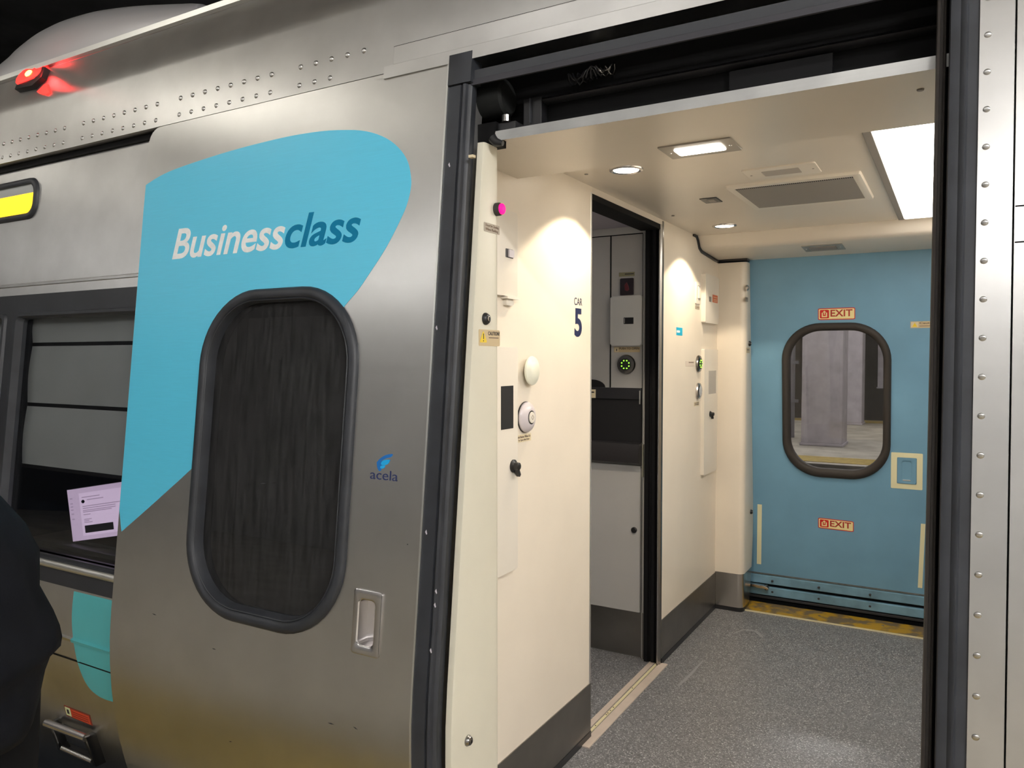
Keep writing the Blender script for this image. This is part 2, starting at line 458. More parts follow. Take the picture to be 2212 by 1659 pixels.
# roof pod
pts = [(-3.285, 2.470), (-3.244, 2.498), (-3.160, 2.521), (-3.088, 2.544), (-2.953, 2.573), (-2.833, 2.581), (-2.677, 2.575), (-2.568, 2.564), (-2.414, 2.541), (-2.24, 2.508), (-2.10, 2.478), (-2.065, 2.460)]
YE = 1.655
top = smooth_pts([(x * 1.03, 1.35 + (z - 1.35) * 1.028) for x, z in pts], 3)
top = smooth_pts(top, 4)
bm = B(); rows = []
zb = ze_ + .028
for x, zt in top:
    h = max(.006, zt - zb)
    row = []
    for yy, hh in ((-.012, 0), (-.012, .22), (-.004, .55), (.012, .82), (.04, .96), (.10, 1.0), (.22, .92), (.40, .7), (.55, 0.0)):
        row.append(bm.verts.new((x, YE + yy + .05 * (1 - h / .15) * (1 if yy < .1 else -1) * .4, zb + h * hh)))
    rows.append(row)
for a, b in zip(rows, rows[1:]):
    for i in range(len(a) - 1): bm.faces.new((a[i], a[i + 1], b[i + 1], b[i]))
bm.faces.new(rows[0]); bm.faces.new(rows[-1][::-1])
pod = thing('roof_fairing', 'smooth silver teardrop fairing lying along the roof edge at top left', 'roof fairing', (-2.7, YE + .2, zb))
make('cover', bm, SILVER, pod, 50)
make('base_gasket', extr_x(B(), [(YE - .016, zb - .004), (YE - .016, zb + .004), (YE + .3, zb + .004), (YE + .3, zb - .004)], top[0][0] + .03, top[-1][0] - .03), RUBBER, pod)

# red marker lamp on the roof slope
n_ = Vector((0, -1, BS)).normalized(); t_ = Vector((0, BS, 1)).normalized()
def slope(u, v, w): return Vector((u, yc_, zc_)) + t_ * v + n_ * w
ml = thing('marker_light', 'red glowing marker light on the upper body under the silver roof fairing', 'marker light', slope(-2.95, .06, 0))
bm = B(); slab(bm, slope, [(-3.02, .082), (-2.90, .072), (-2.855, .10), (-2.86, .145), (-2.88, .150), (-2.90, .10), (-3.02, .10)], -.004, .02, .003); make('housing', bm, BLACKP, ml, 40)
bm = B(); slab(bm, slope, smooth_pts([(-3.02, .105), (-2.91, .103), (-2.875, .125), (-2.885, .148), (-2.93, .146), (-2.97, .162), (-3.025, .155), (-3.035, .13)], 3, True), -.002, .022, .008, 3); make('lens', bm, RED_L, ml, 60)
bm = B(); lathe(bm, slope, -2.955, .135, [(.016, .0215), (.014, .0255), (.006, .027)], 16, 1.3, .8); make('lamp_core', bm, REDHOT, ml, 60)
li = bpy.data.lights.new('marker_glow', 'POINT'); li.energy = .3; li.color = (1, .03, .03); li.shadow_soft_size = .02
o = bpy.data.objects.new('lens_glow', li); COL.objects.link(o); o.parent = ml; o.location = slope(-2.86, .115, .04) - ORG[ml.name]
bm = B(); slab(bm, slope, [(-2.875, .05), (-2.80, .022), (-2.785, .03), (-2.825, .075), (-2.845, .075)], -.001, .008, .003); make('reflector', bm, RED_L, ml, 60)

# ================================================================== 2. windows of the saloon
w1 = empty('window_1', (-2.6, 1.45, .612)); w1['kind'] = 'structure'
gl = rect(-2.905, -1.76, .700, 1.492); gl2 = rect(-4.5, -2.99, .700, 1.492)
make('black_surround', sheet(left, [rect(-4.6, -1.72, .612, 1.574), gl, gl2], -.03, .004, VC), BAND, w1, 20)
fr = B(); o_ = rrect(-2.925, -1.745, .682, 1.510, .02, 3); i_ = rrect(-2.885, -1.775, .700, 1.487, .015, 3)
ring(fr, left, o_, i_, [(0, .004), (.15, .012), (.55, .012), (1, -.006), (1, -.02)]); make('window_gasket', fr, RUBBER, w1, 40)
fr = B(); o_ = rrect(-4.52, -2.975, .682, 1.510, .02, 3); i_ = rrect(-4.48, -3.01, .700, 1.487, .015, 3)
ring(fr, left, o_, i_, [(0, .004), (.15, .012), (.55, .012), (1, -.006), (1, -.02)]); make('window_gasket', fr, RUBBER, w1, 40)
slab(bmx := B(), left, rect(-2.905, -1.76, .69, 1.495), -.022, -.018); make('window_pane', bmx, GLASS_WIN, w1)
slab(bmx := B(), left, rect(-4.5, -2.99, .69, 1.495), -.022, -.018); make('window_pane', bmx, GLASS_WIN, w1)
# bright sill rail under the glass
pr = []
for i in range(9):
    a = PI * i / 8
    pr.append((yb(.675) + WO - .004 - .016 * math.sin(a), .661 + .014 * (1 - math.cos(a))))
make('sill_rail', extr_x(B(), pr, -4.6, -1.75), ALU, w1, 60)
# shade in three folds
sh = thing('window_shade', 'grey pleated window shade pulled half down behind the saloon window glass', 'window shade', (-2.5, 1.55, .955))
def shd(off): return skin(WO + off)
for z0, z1 in ((1.405, 1.52), (1.19, 1.392), (.972, 1.177)):
    bm = B()
    a = [(-2.90, z0), (-1.74, z0), (-1.74, z1), (-2.90, z1)]
    rows = []
    for j in range(7):
        t = j / 6; z = z0 + (z1 - z0) * t
        rows.append([bm.verts.new(shd(.052 - .006 * math.sin(PI * t))(x, z, 0)) for x in (-2.90, -1.74)])
    for p, q in zip(rows, rows[1:]): bm.faces.new((p[0], p[1], q[1], q[0]))
    make('fold', bm, BLIND, sh, 60)
for z in (1.397, 1.183, .966):
    bm = B(); slab(bm, shd(.056), rect(-2.905, -1.735, z - .007, z + .009), -.004, .004, .001)
    make('hem_bar', bm, BLACKP, sh)
sh2 = thing('window_shade', 'grey window shade at the very left edge, beyond the window post', 'window shade', (-3.8, 1.55, .955))
for z0, z1 in ((1.405, 1.52), (1.19, 1.392), (.972, 1.177)):
    bm = B(); slab(bm, shd(.055), rect(-4.49, -3.0, z0, z1), -.002, .002); make('fold', bm, BLIND, sh2)
for z in (1.397, 1.183, .966):
    bm = B(); slab(bm, shd(.056), rect(-4.49, -2.995, z - .007, z + .009), -.004, .004); make('hem_bar', bm, BLACKP, sh2)
# saloon behind the glass
bm = B(); box(bm, -5.2, -1.72, 2.25, 2.28, 0, 2.0); struct('wall_saloon', bm, SEATN)
bm = B(); box(bm, -5.2, -1.74, 1.47, 2.25, .42, .45); struct('floor_saloon', bm, SEATN)
bm = B(); box(bm, -1.70, -1.67, 1.63, 2.28, 0, 2.0); struct('wall_saloon_end', bm, SEATN)
seat = thing('saloon_seat', 'dark navy seat seen low through the saloon window behind the laptop', 'seat', (-2.35, 1.95, .45))
bm = B(); box(bm, -2.3, -2.14, 1.87, 2.24, .45, 1.1, .05); make('backrest', bm, SEATN, seat, 50)
bm = B(); box(bm, -2.75, -2.3, 1.87, 2.24, .45, .58, .04); make('cushion', bm, SEATN, seat, 50)
# laptop standing on the window-side table
tb = thing('tray_table', 'dark fold-out table under the laptop inside the saloon window', 'table', (-2.5, 1.62, .45))
bm = B(); box(bm, -2.95, -2.15, 1.545, 1.85, .672, .69, .004); make('table_top', bm, DGREY, tb)
bm = B(); box(bm, -2.56, -2.5, 1.66, 1.72, .45, .672); make('leg', bm, DGREY, tb)
TL, TR, BL, BR = Vector((-2.784, 1.598, .871)), Vector((-2.41, 1.606, .936)), Vector((-2.721, 1.580, .695)), Vector((-2.36, 1.588, .765))
def lapf(u, v, w):
    p = (BL * (1 - u) + BR * u) * (1 - v) + (TL * (1 - u) + TR * u) * v
    return p + Vector((0, -1, .1)) * w
lap = thing('laptop', 'open laptop with a pale pink screen showing an email, behind the saloon window', 'laptop', (-2.55, 1.59, .69))
bm = B(); slab(bm, lapf, rect(-.01, 1.01, -.015, 1.015), -.006, -.0005, .0008); make('lid', bm, DGREY, lap)
bm = B(); slab(bm, lapf, rect(0, 1, 0, 1), -.001, .0004); scr = make('screen', bm, LAP_L, lap, label='lit pinkish screen')
LAPT = emis('laptop_page', (.78, .60, .80), 1.0); LAPD = mat('laptop_dark', (.03, .03, .05), .5); LAPG = emis('laptop_grey', (.48, .36, .50), .8)
bm = B(); slab(bm, lapf, rect(.18, 1.0, .08, .90), .0004, .0008); make('page', bm, LAPT, scr)
bm = B(); slab(bm, lapf, rect(.22, .66, .13, .27), .0008, .0012); make('banner', bm, LAPD, scr)
bm = B(); slab(bm, lapf, circ(.235, .735, .026, 16, 1., 1.3), .0008, .0012); make('avatar', bm, LAPD, scr)
bm = B()
for v, u1 in ((.815, .5), (.76, .55), (.64, .9), (.60, .72), (.56, .72), (.53, .66), (.48, .33), (.39, .34), (.36, .3), (.33, .35)):
    slab(bm, lapf, rect(.22 if v not in (.76,) else .3, u1, v - .008, v + .008), .0008, .0011)
make('text_lines', bm, LAPG, scr)
bm = B()
for v in (.82, .72, .66, .6, .52, .42): slab(bm, lapf, rect(.03, .07, v - .01, v + .01), .0004, .0008)
make('sidebar_icons', bm, LAPG, scr)
bm = B(); box(bm, -2.72, -2.37, 1.586, 1.80, .69, .703, .003); make('keyboard_base', bm, DGREY, lap)

# ================================================================== 3. marks and fittings on the outer wall
lowdec = [(-2.437, .603), (-2.441, .529), (-2.434, .456), (-2.414, .372), (-2.378, .312), (-2.33, .288), (-2.28, .283), (-2.14, .292), (-2.14, .606)]
ld = smooth_pts(lowdec[:7], 4) + lowdec[7:]
tag(make('wall_decal', sheet(left, [ld], 0, .0008, [.6, .56, .52, .48, .456, .45, .44, .4, .36, .32]), TURQ, smooth=30), 'turquoise round-cornered film on the lower body just left of the sliding door', 'decal')
make('strip_film', extr_x(B(), [(yb(.441) + WO - .0004, .4405), (yb(.441) + WO - .0072, .4425), (yb(.456) + WO - .0100, .4522), (yb(.456) + WO - .0006, .4566)], -2.4345, -2.14), TURQ, bpy.data.objects['wall_decal'])
di = thing('destination_display', 'yellow lit destination display in a black rounded frame at the left edge', 'display', (-3.2, yb(1.93) + WO, 1.86))
fr = B(); o_ = rrect(-3.60, -2.845, 1.848, 2.000, .055, 8); i_ = rrect(-3.575, -2.872, 1.872, 1.976, .036, 8)
ring(fr, left, o_, i_, [(0, -.002), (.1, .008), (.5, .012), (.9, .008), (1, -.004)]); make('frame', fr, RUBBER, di, 60)
bm = B(); slab(bm, left, rrect(-3.58, -2.868, 1.868, 1.945, .02), -.002, .001); make('lit_strip', bm, YEL_L, di)
bm = B(); slab(bm, left, rrect(-3.58, -2.868, 1.945, 1.98, .012), -.002, .001); make('grey_strip', bm, mat('display_grey', (.36, .38, .38), .3), di)
# grab step
gs = thing('grab_step', 'bright metal stirrup step on the lower body beneath the red warning label', 'grab step', (-2.5, yb(.09) + WO, .03))
bm = B(); tube(bm, [left(-2.62, .128, .03), left(-2.39, .136, .03)], .013, 12); make('top_bar', bm, CHROME, gs, 60)
bm = B(); tube(bm, [left(-2.57, .045, .03), left(-2.40, .045, .03)], .009, 12); make('bottom_bar', bm, CHROME, gs, 60)
for x0, x1 in ((-2.60, -2.585), (-2.405, -2.385)):
    bm = B(); slab(bm, left, [(x0, .03), (x1, .03), (x1, .14), (x0, .14)], .0, .034, .003); make('side_arm', bm, CHROME_D, gs, 40)
bm = B(); slab(bm, left, rrect(-2.585, -2.405, .05, .122, .012), 0, .003, .001); make('back_plate', bm, DGREY, gs)
wl = thing('warning_label', 'small red warning label with a pale square, above the metal grab step', 'label', left(-2.46, .16, 0))
def wlf(u, v, w): return left(-2.538 + .145 * u, .165 + .038 * v + .012 * u * 0, w)
bm = B(); slab(bm, wlf, rect(0, 1, 0, 1), 0, .0012); make('backing', bm, mat('label_maroon', (.22, .03, .015), .5), wl)
bm = B(); slab(bm, wlf, rect(.03, .23, .1, .9), .0012, .0018); pq = make('pale_square', bm, mat('label_pale_green', (.75, .80, .45), .5), wl)
bm = B(); slab(bm, wlf, rect(.09, .17, .3, .7), .0018, .0023); make('figure', bm, TXT, pq)
bm = B(); slab(bm, wlf, rect(.25, .96, .08, .88), .0012, .0018); rq = make('red_field', bm, mat('label_red', (.70, .07, .02), .5), wl)
bm = B()
for v in (.25, .45, .66): slab(bm, wlf, rect(.3, .9, v - .03, v + .03), .0018, .0022)
make('text_lines', bm, mat('label_dark_red', (.25, .02, .01), .5), rq)

# ================================================================== 4. the sliding door
DX0, DX1 = -2.170, -1.050
door = thing('sliding_door', 'open stainless sliding door with a large sky-blue swoosh and a dark rounded window', 'sliding door', (-1.6, yb(.6) + .02, -.2))
S0 = skin(0)
outl = [(DX0, -.22), (DX1, -.22), (DX1, 2.0555)] + [(DX0 + .05 * (1 - math.sin(PI / 2 * i / 6)), 2.0555 - .05 * (1 - math.cos(PI / 2 * i / 6))) for i in range(7)]
WX0, WX1, WZ0, WZ1, WR = -1.847, -1.268, .655, 1.536, .205
wo = rrect(WX0, WX1, WZ0, WZ1, WR, 12)
hole = rrect(WX0 + .03, WX1 - .03, WZ0 + .03, WZ1 - .03, WR - .03, 12)
hh = rrect(-1.2215, -1.1645, .667, .786, .012, 4)
pan = make('panel', sheet(S0, [outl, hole, hh], -.04, 0, VC), STEEL_D, door, 20)
# scuffs and dents
bm = B()
for x, z, l, s in ((-1.58, 1.02, .02, .1), (-1.72, .57, .016, .0), (-1.30, .47, .02, 0), (-1.22, .48, .014, -.3), (-1.66, .33, .012, .2), (-1.98, .62, .02, -.1), (-1.09, .92, .004, .5), (-1.26, .36, .01, 0)):
    slab(bm, S0, [(x, z), (x + l / 2, z - .0012 + s * l / 2), (x + l, z + s * l), (x + l / 2, z + .0016 + s * l / 2)], 0, .0003)
sc_ = make('scuff_marks', bm, MARK, door); sc_['kind'] = 'stuff'
sw = smooth_pts([(-2.1617, 1.8828), (-2.1037, 1.9003), (-2.0295, 1.9139), (-1.8865, 1.9287), (-1.7516, 1.9386), (-1.6065, 1.9441), (-1.5204, 1.9442), (-1.4374, 1.9405), (-1.3730, 1.9333), (-1.3103, 1.9227), (-1.2565, 1.9053), (-1.2108, 1.8812), (-1.1757, 1.8511), (-1.1536, 1.8198), (-1.1423, 1.7811), (-1.1416, 1.7529), (-1.1512, 1.7146), (-1.1670, 1.6824), (-1.1919, 1.6393), (-1.2176, 1.6015), (-1.2507, 1.5603), (-1.2844, 1.5195), (-1.3165, 1.4897)], 3)
sw = sw + [(-1.40, 1.405), (-1.62, 1.22), (-1.8549, 1.0397), (-1.9957, .9394), (-2.085, .877), (-2.1685, .8195), (-2.1685, 1.880)]
hole2 = rrect(WX0 + .012, WX1 - .012, WZ0 + .012, WZ1 - .012, WR - .012, 12)
# the film runs behind the window frame: cut the outline where it meets the frame
def inside_frame(p):
    u, v = p
    x0, x1, z0, z1, r = WX0 + .012, WX1 - .012, WZ0 + .012, WZ1 - .012, WR - .012
    if not (x0 < u < x1 and z0 < v < z1): return False
    cx = min(max(u, x0 + r), x1 - r); cz = min(max(v, z0 + r), z1 - r)
    return math.hypot(u - cx, v - cz) < r or (cx == u or cz == v)
dense = []
for a, b in zip(sw, sw[1:] + sw[:1]):
    for i in range(14): dense.append((a[0] + (b[0] - a[0]) * i / 14, a[1] + (b[1] - a[1]) * i / 14))
ins = [inside_frame(p) for p in dense]
i0 = next(i for i in range(len(dense)) if ins[i] and not ins[i - 1]); i1 = next(i for i in range(i0, len(dense)) if not ins[i])
pa, pb = dense[i0], dense[i1]
arc = hole2 * 2
def near(p): return min(range(len(hole2)), key=lambda i: (hole2[i][0] - p[0]) ** 2 + (hole2[i][1] - p[1]) ** 2)
ka, kb = near(pa), near(pb)
# from the right-hand entry over the top of the frame to the left-hand exit (counter-clockwise)
path = []; k = ka
while True:
    path.append(hole2[k]); 
    if k == kb: break
    k = (k + 1) % len(hole2)
film = dense[:i0:4] + [dense[i0 - 1]] + path + dense[i1::4]
dec = make('swoosh_film', sheet(S0, [film], 0, .0007, [.9, 1.1, 1.3, 1.5, 1.7]), DECAL, door, label='sky-blue swoosh film')
bm = text_bm('Business', S0, -2.013, -1.553, 1.6395, 1.730, .0007, .22, .016, spacing=1.0); make('lettering', bm, WHITEL, door, label='white slanted lettering Business')
bm = text_bm('class', S0, -1.551, -1.291, 1.6385, 1.729, .0007, .22, .018, spacing=1.0); make('lettering', bm, NAVYBLUE, door, label='blue slanted lettering class')
# window
fr = B(); inn = rrect(WX0 + .036, WX1 - .036, WZ0 + .038, WZ1 - .036, WR - .036, 12)
ring(fr, S0, wo, inn, [(0, -.002), (.02, .006), (.18, .013), (.5, .015), (.72, .012), (.78, .008), (.84, .010), (1, -.004), (1, -.03), (0.3, -.03)])
wf = make('window_frame', fr, RUBBER, door, 50)
fr = B(); ring(fr, S0, rrect(WX0 + .030, WX1 - .030, WZ0 + .031, WZ1 - .030, WR - .03, 12), rrect(WX0 + .0325, WX1 - .0325, WZ0 + .034, WZ1 - .0325, WR - .0325, 12), [(0, .0085), (.5, .0098), (1, .0085)])
make('bead', fr, DGREY, wf, 60)
bm = B(); slab(bm, S0, rrect(WX0 + .028, WX1 - .028, WZ0 + .028, WZ1 - .028, WR - .028, 12), -.024, -.019); make('window_pane', bm, GLASS_DOOR, door)
# recessed handle
hd = make('handle', ring(B(), S0, rrect(-1.2345, -1.1485, .652, .803, .008, 4), rrect(-1.2175, -1.1695, .674, .779, .012, 4), [(0, -.001), (.03, .004), (.12, .005), (.85, .005), (1, .002), (1.0, -.030), (.9, -.032)]), CHROME, door, 40, label='recessed steel pull plate')
bm = B(); slab(bm, S0, rrect(-1.2185, -1.1685, .672, .781, .012, 4), -.034, -.029); make('recess', bm, CHROME, hd)
# emblem
em = make('emblem', sheet(S0, [smooth_pts([(-1.1933, 1.1007), (-1.1906, 1.1042), (-1.1827, 1.1120), (-1.1705, 1.1187), (-1.1615, 1.1218), (-1.1532, 1.1233), (-1.1466, 1.1234), (-1.1487, 1.1187), (-1.1535, 1.1158), (-1.1658, 1.1124), (-1.1804, 1.1049), (-1.1689, 1.1089), (-1.1572, 1.1103), (-1.1530, 1.1093), (-1.1566, 1.1025), (-1.1613, 1.0983), (-1.1679, 1.0962), (-1.1672, 1.0927), (-1.1707, 1.0885), (-1.1773, 1.0874), (-1.1788, 1.0840), (-1.1819, 1.0815), (-1.1873, 1.0840), (-1.1912, 1.0910)], 3, True)], 0, .0005), WING1, door, label='blue wing emblem')
bm = sheet(S0, [smooth_pts([(-1.1770, 1.1045), (-1.1688, 1.1083), (-1.1572, 1.1100), (-1.1534, 1.1090), (-1.1566, 1.1025), (-1.1614, 1.0986), (-1.1679, 1.0965), (-1.1763, 1.0960), (-1.1799, 1.0990)], 3, True)], .0005, .0009); make('light_feather', bm, WING2, em)
bm = sheet(S0, [smooth_pts([(-1.1795, 1.0938), (-1.1687, 1.0955), (-1.1676, 1.0926), (-1.1711, 1.0888), (-1.1774, 1.0877), (-1.1817, 1.0897)], 3, True)], .0005, .0009); make('light_feather', bm, WING2, em)
bm = text_bm('acela', S0, -1.2105, -1.1275, 1.0615, 1.0840, .0005, 0, -.004); make('lettering', bm, INK, door, label='navy lettering acela')
# leading edge: bright strip, rubber nose, end cap
zs = [-.22, -.12, -.04, .04, .12, .2, .28, .36, .44, .52, .6, 1.3, 2.05]
def loft_z(sec, zs, bm=None):
    """sec(z) -> [(x, y)] closed section; lofted through the heights zs"""
    bm = bm or B(); rows = [[bm.verts.new((x, y, z)) for x, y in sec(z)] for z in zs]
    n = len(rows[0])
    bm.faces.new(rows[0][::-1]); bm.faces.new(rows[-1])
    for a, b in zip(rows, rows[1:]):
        for i in range(n): bm.faces.new((a[i], a[(i + 1) % n], b[(i + 1) % n], b[i]))
    return bm
make('edge_strip', loft_z(lambda z: [(-1.0525, yb(z) - .003), (-1.0475, yb(z) - .003), (-1.0475, yb(z) + .035), (-1.0525, yb(z) + .035)], zs), ALU, door)
def nose(z):
    y = yb(z)
    return [(-1.0475, y), (-1.012, y - .001), (-1.011, y + .003), (-1.008, y + .003), (-1.006, y - .002), (-1.002, y - .005), (-.9965, y - .003), (-.994, y + .004), (-.991, y + .005), (-.986, y + .009), (-.9845, y + .016), (-.987, y + .03), (-.998, y + .038), (-1.0475, y + .038)]
make('rubber_nose', loft_z(nose, zs[:-1] + [1.986]), RUBBER, door, 35)
bm = B(); slab(bm, S0, rect(-1.0475, -.982, 1.988, 2.062), -.038, .006, .004); make('end_cap', bm, RUBBER, door, 40)
bm = B()
for x, z in ((-1.035, 1.80), (-1.044, 1.42), (-1.04, .955), (-1.0, .83), (-1.001, .80), (-1.005, .70)):
    slab(bm, S0, [(x, z), (x + .004, z - .006), (x + .006, z - .004), (x + .003, z + .005)], .0055 if x > -1.01 else .0005, .0062 if x > -1.01 else .0012)
nk = make('nicks', bm, mat('nick_white', (.55, .52, .58), .6), door); nk['kind'] = 'stuff'

# ================================================================== 5. right-hand jamb
zz = [-.3, -.12, .04, .2, .36, .52, .6, 1.3, 2.044]
def strip(x0, x1, d0, d1): return loft_z(lambda z: [(x0, yb(z) + d0), (x1, yb(z) + d0), (x1, yb(z) + d1), (x0, yb(z) + d1)], zz)
struct('wall_right', strip(.0755, 2.6, 0., .04), STEEL)
wr = bpy.data.objects['wall_right']
for z in (1.592, 1.534):
    bm = B(); slab(bm, S0, rect(.0765, 2.6, z - .0012, z + .0012), -.001, .0004); make('panel_seam', bm, BLACK, wr)
jt = strip(.0235, .0725, -.002, .04); struct('trim_4', jt, STEEL)
J = bpy.data.objects['trim_4']
r0 = None
for i in range(31):
    z = .26 + .0623 * i
    if r0 is None:
        r0 = make('rivet', lathe(B(), skin(-.002), .035, z, [(.0055, -.003), (.0055, .0003), (.0044, .0014), (.0022, .0020)], 14), STEEL, J, 60); rz = z
    else:
        c = r0.copy(); COL.objects.link(c); c.parent = J; c.location = (0, yb(z) - yb(rz), z - rz)
def jrub(z):
    y = yb(z)
    return [(-.0205, y + .010), (-.0185, y + .004), (-.013, y + .002), (-.004, y + .002), (.0015, y - .003), (.005, y - .0035), (.008, y + .001), (.0235, y + .001), (.0235, y + .05), (-.0205, y + .05)]
struct('trim_5', loft_z(jrub, zz), RUBBER, smooth=35)
struct('trim_6', loft_z(lambda z: [(-.0405, yb(z) + .03), (-.0385, yb(z) + .022), (-.0345, yb(z) + .020), (-.0335, yb(z) + .026), (-.0295, yb(z) + .026), (-.028, yb(z) + .02), (-.0255, yb(z) + .022), (-.0245, yb(z) + .032), (-.0245, yb(z) + .07), (-.0405, yb(z) + .07)], zz), RUBBER_B, smooth=35)
struct('trim_7', loft_z(lambda z: [(-.03, yb(z) + .06), (.12, yb(z) + .06), (.12, yb(z) + .09), (-.03, yb(z) + .09)], zz), BLACK)

# ================================================================== 6. header over the doorway
struct('wall_header', box(B(), -1.14, .2, 1.655, 1.67, 1.8795, 2.10), BLACK)
struct('ceiling_header', box(B(), -1.14, .2, 1.53, 1.66, 2.085, 2.10), BLACK)
trk = thing('door_track', 'dark grey door track running along the top of the open doorway', 'door track', (-.5, 1.56, 1.95))
make('upper_rail', extr_x(B(), [(1.527, 1.998), (1.527, 2.018), (1.55, 2.018), (1.55, 1.992), (1.53, 1.992)], -.99, -.022), DGREY, trk)
make('upper_rail_lip', extr_x(B(), [(1.522, 1.983), (1.520, 1.9945), (1.527, 1.9955), (1.53, 1.984)], -.99, -.022), mat('track_grey', (.05, .05, .06), .5, .2), trk)
make('lower_rail', extr_x(B(), [(1.63, 1.952), (1.622, 1.957), (1.63, 1.964), (1.65, 1.964), (1.65, 1.952)], -.86, -.022), BLACKP, trk, 50)
make('cover_plate', boxb(-.42, -.22, 1.632, 1.65, 1.885, 1.945), mat('cover_black', (.006, .006, .007), .6, spec=.2), trk)
du = thing('door_drive', 'dark cylindrical door drive with a bracket in the corner above the cream post', 'door drive', (-.93, 1.6, 1.9))
bm = B(); tube(bm, [(-1.02, 1.600, 1.968), (-.938, 1.600, 1.968), (-.932, 1.600, 1.968)], [.043, .043, .036], 24); make('drum', bm, mat('drum_grey', (.012, .013, .013), .7, spec=.2), du, 40)
bm = B(); box(bm, -.905, -.855, 1.62, 1.65, 1.893, 1.965, .003); make('bracket', bm, BLACKP, du)
bm = B(); box(bm, -.884, -.881, 1.612, 1.621, 1.905, 1.962); make('bracket_rib', bm, DGREY, du)
bm = B(); tube(bm, [(-.925, 1.575, 1.903), (-.925, 1.575, 1.918)], .011, 12); make('bolt', bm, CHROME_D, du)
bm = B(); box(bm, -1.0, -.9, 1.575, 1.65, 1.885, 1.903, .002); make('foot', bm, BLACKP, du)
cb = thing('cable_bundle', 'coil of black wire glinting inside the header above the doorway', 'cable', (-.72, 1.62, 1.985))
for i in range(9):
    x = -.775 + i * .011; bm = B()
    tube(bm, [(x + .012 * math.cos(a), 1.628 + .016 * math.sin(a), 1.992 + .010 * math.sin(a * 2 + i) + .001 * i) for a in [2 * PI * k / 10 for k in range(11)]], .0022, 6)
    make('loop', bm, CHROME_D if i > 5 else BLACKP, cb, 60)

# pocket beside the door
struct('wall_pocket', loft_z(lambda z: [(-1.12, yb(z) + .08), (-1.105, yb(z) + .08), (-1.105, 1.70), (-1.12, 1.70)], [-.1, .2, .6, 2.0]), BLACK)
pk = thing('pocket_gear', 'dark cables and metal brackets in the slot between door edge and cream post', 'door gear', (-1.0, 1.5, .3))
bm = B(); tube(bm, [(-1.0, 1.56, 1.75), (-1.01, 1.55, 1.3), (-1.0, 1.54, 1.0), (-.99, 1.53, .8)], .006, 8); make('cable', bm, BLACKP, pk, 60)
bm = B(); tube(bm, [(-1.03, 1.60, 1.2), (-1.02, 1.57, 1.0), (-1.01, 1.56, .7), (-1.02, 1.57, .3)], .009, 8); make('cable', bm, BLACKP, pk, 60)
for z0, z1, m_ in ((.93, 1.02, DGREY), (.80, .84, CHROME_D), (.62, .66, CHROME_D), (.20, .45, DGREY)):
    bm = B(); box(bm, -1.05, -1.0, 1.53, 1.58, z0, z1, .004); make('bracket', bm, m_, pk)
bm = B(); box(bm, -.974, -.962, 1.488, 1.50, 1.807, 1.813); make('latch_tongue', bm, LAB_C, pk)
bm = B(); box(bm, -1.0, -.985, 1.52, 1.56, .30, .52); make('red_tab', bm, SIGN_R, pk)

# ================================================================== 7. the vestibule shell
struct('floor', box(B(), XW - .04, .14, 1.36, 4.16, -.03, 0), FLOORM)
struct('floor_corridor', box(B(), -2.7, XW - .04, 2.40, 3.27, -.03, 0), FLOORM)
struct('ceiling', box(B(), XW - .09, .14, 1.985, 3.735, ZC, ZC + .02), CREAM_C)
# bulkhead
struct('wall_bulkhead', box(B(), XW - .05, XW, 1.60, 2.481, 0, ZC), CREAM)
struct('wall_bulkhead_far', box(B(), XW - .05, XW, 3.236, 4.13, 0, ZC), CREAM)
struct('wall_lintel', box(B(), XW - .05, XW, 2.481, 3.236, 1.923, ZC), CREAM_C)
struct('trim_8', box(B(), XW - .09, XW - .002, 2.482, 3.2, 1.902, 1.923), BLACK)
struct('trim_9', loft_z(lambda z: [(XW - .05, 2.481), (XW - .006, 2.481), (XW + .001, 2.478), (XW + .002, 2.470), (XW, 2.468), (XW - .05, 2.468)], [0, ZC - .02]), ALU, smooth=40)
struct('trim_10', loft_z(lambda z: [(XW - .014, 3.213), (XW - .010, 3.208), (XW - .004, 3.210), (XW + .002, 3.218), (XW + .002, 3.236), (XW - .014, 3.236)], [0, ZC - .005]), CHROME_D, smooth=40)
# black jamb seals of the bulkhead door (in the corridor wall's plane)
struct('trim_11', loft_z(lambda z: [(-1.195, 3.245), (-1.188, 3.245), (-1.185, 3.226), (-1.170, 3.226), (-1.166, 3.234), (-1.158, 3.234), (-1.152, 3.222), (-1.138, 3.222), (-1.134, 3.230), (-1.1245, 3.228), (-1.1245, 3.262), (-1.195, 3.262)], [0, 1.915]), mat('seal_black', (.004, .004, .005), .55, spec=.3), smooth=35)
# skirting and kick plates
def kick(name, y0, y1):
    struct('baseboard_' + name, box(B(), XW, XW + .003, y0, y1, .024, .196), STEEL_K)
    b = make('skirting', box(B(), XW, XW + .005, y0, y1, 0, .024), BLACKP, bpy.data.objects['baseboard_' + name])
kick('bulkhead', 1.60, 2.478); kick('bulkhead_far', 3.235, 4.105)
# right wall and beyond (out of sight, closes the room)
struct('wall_vestibule_right', box(B(), .13, .17, 1.60, 4.13, 0, ZC), CREAM)
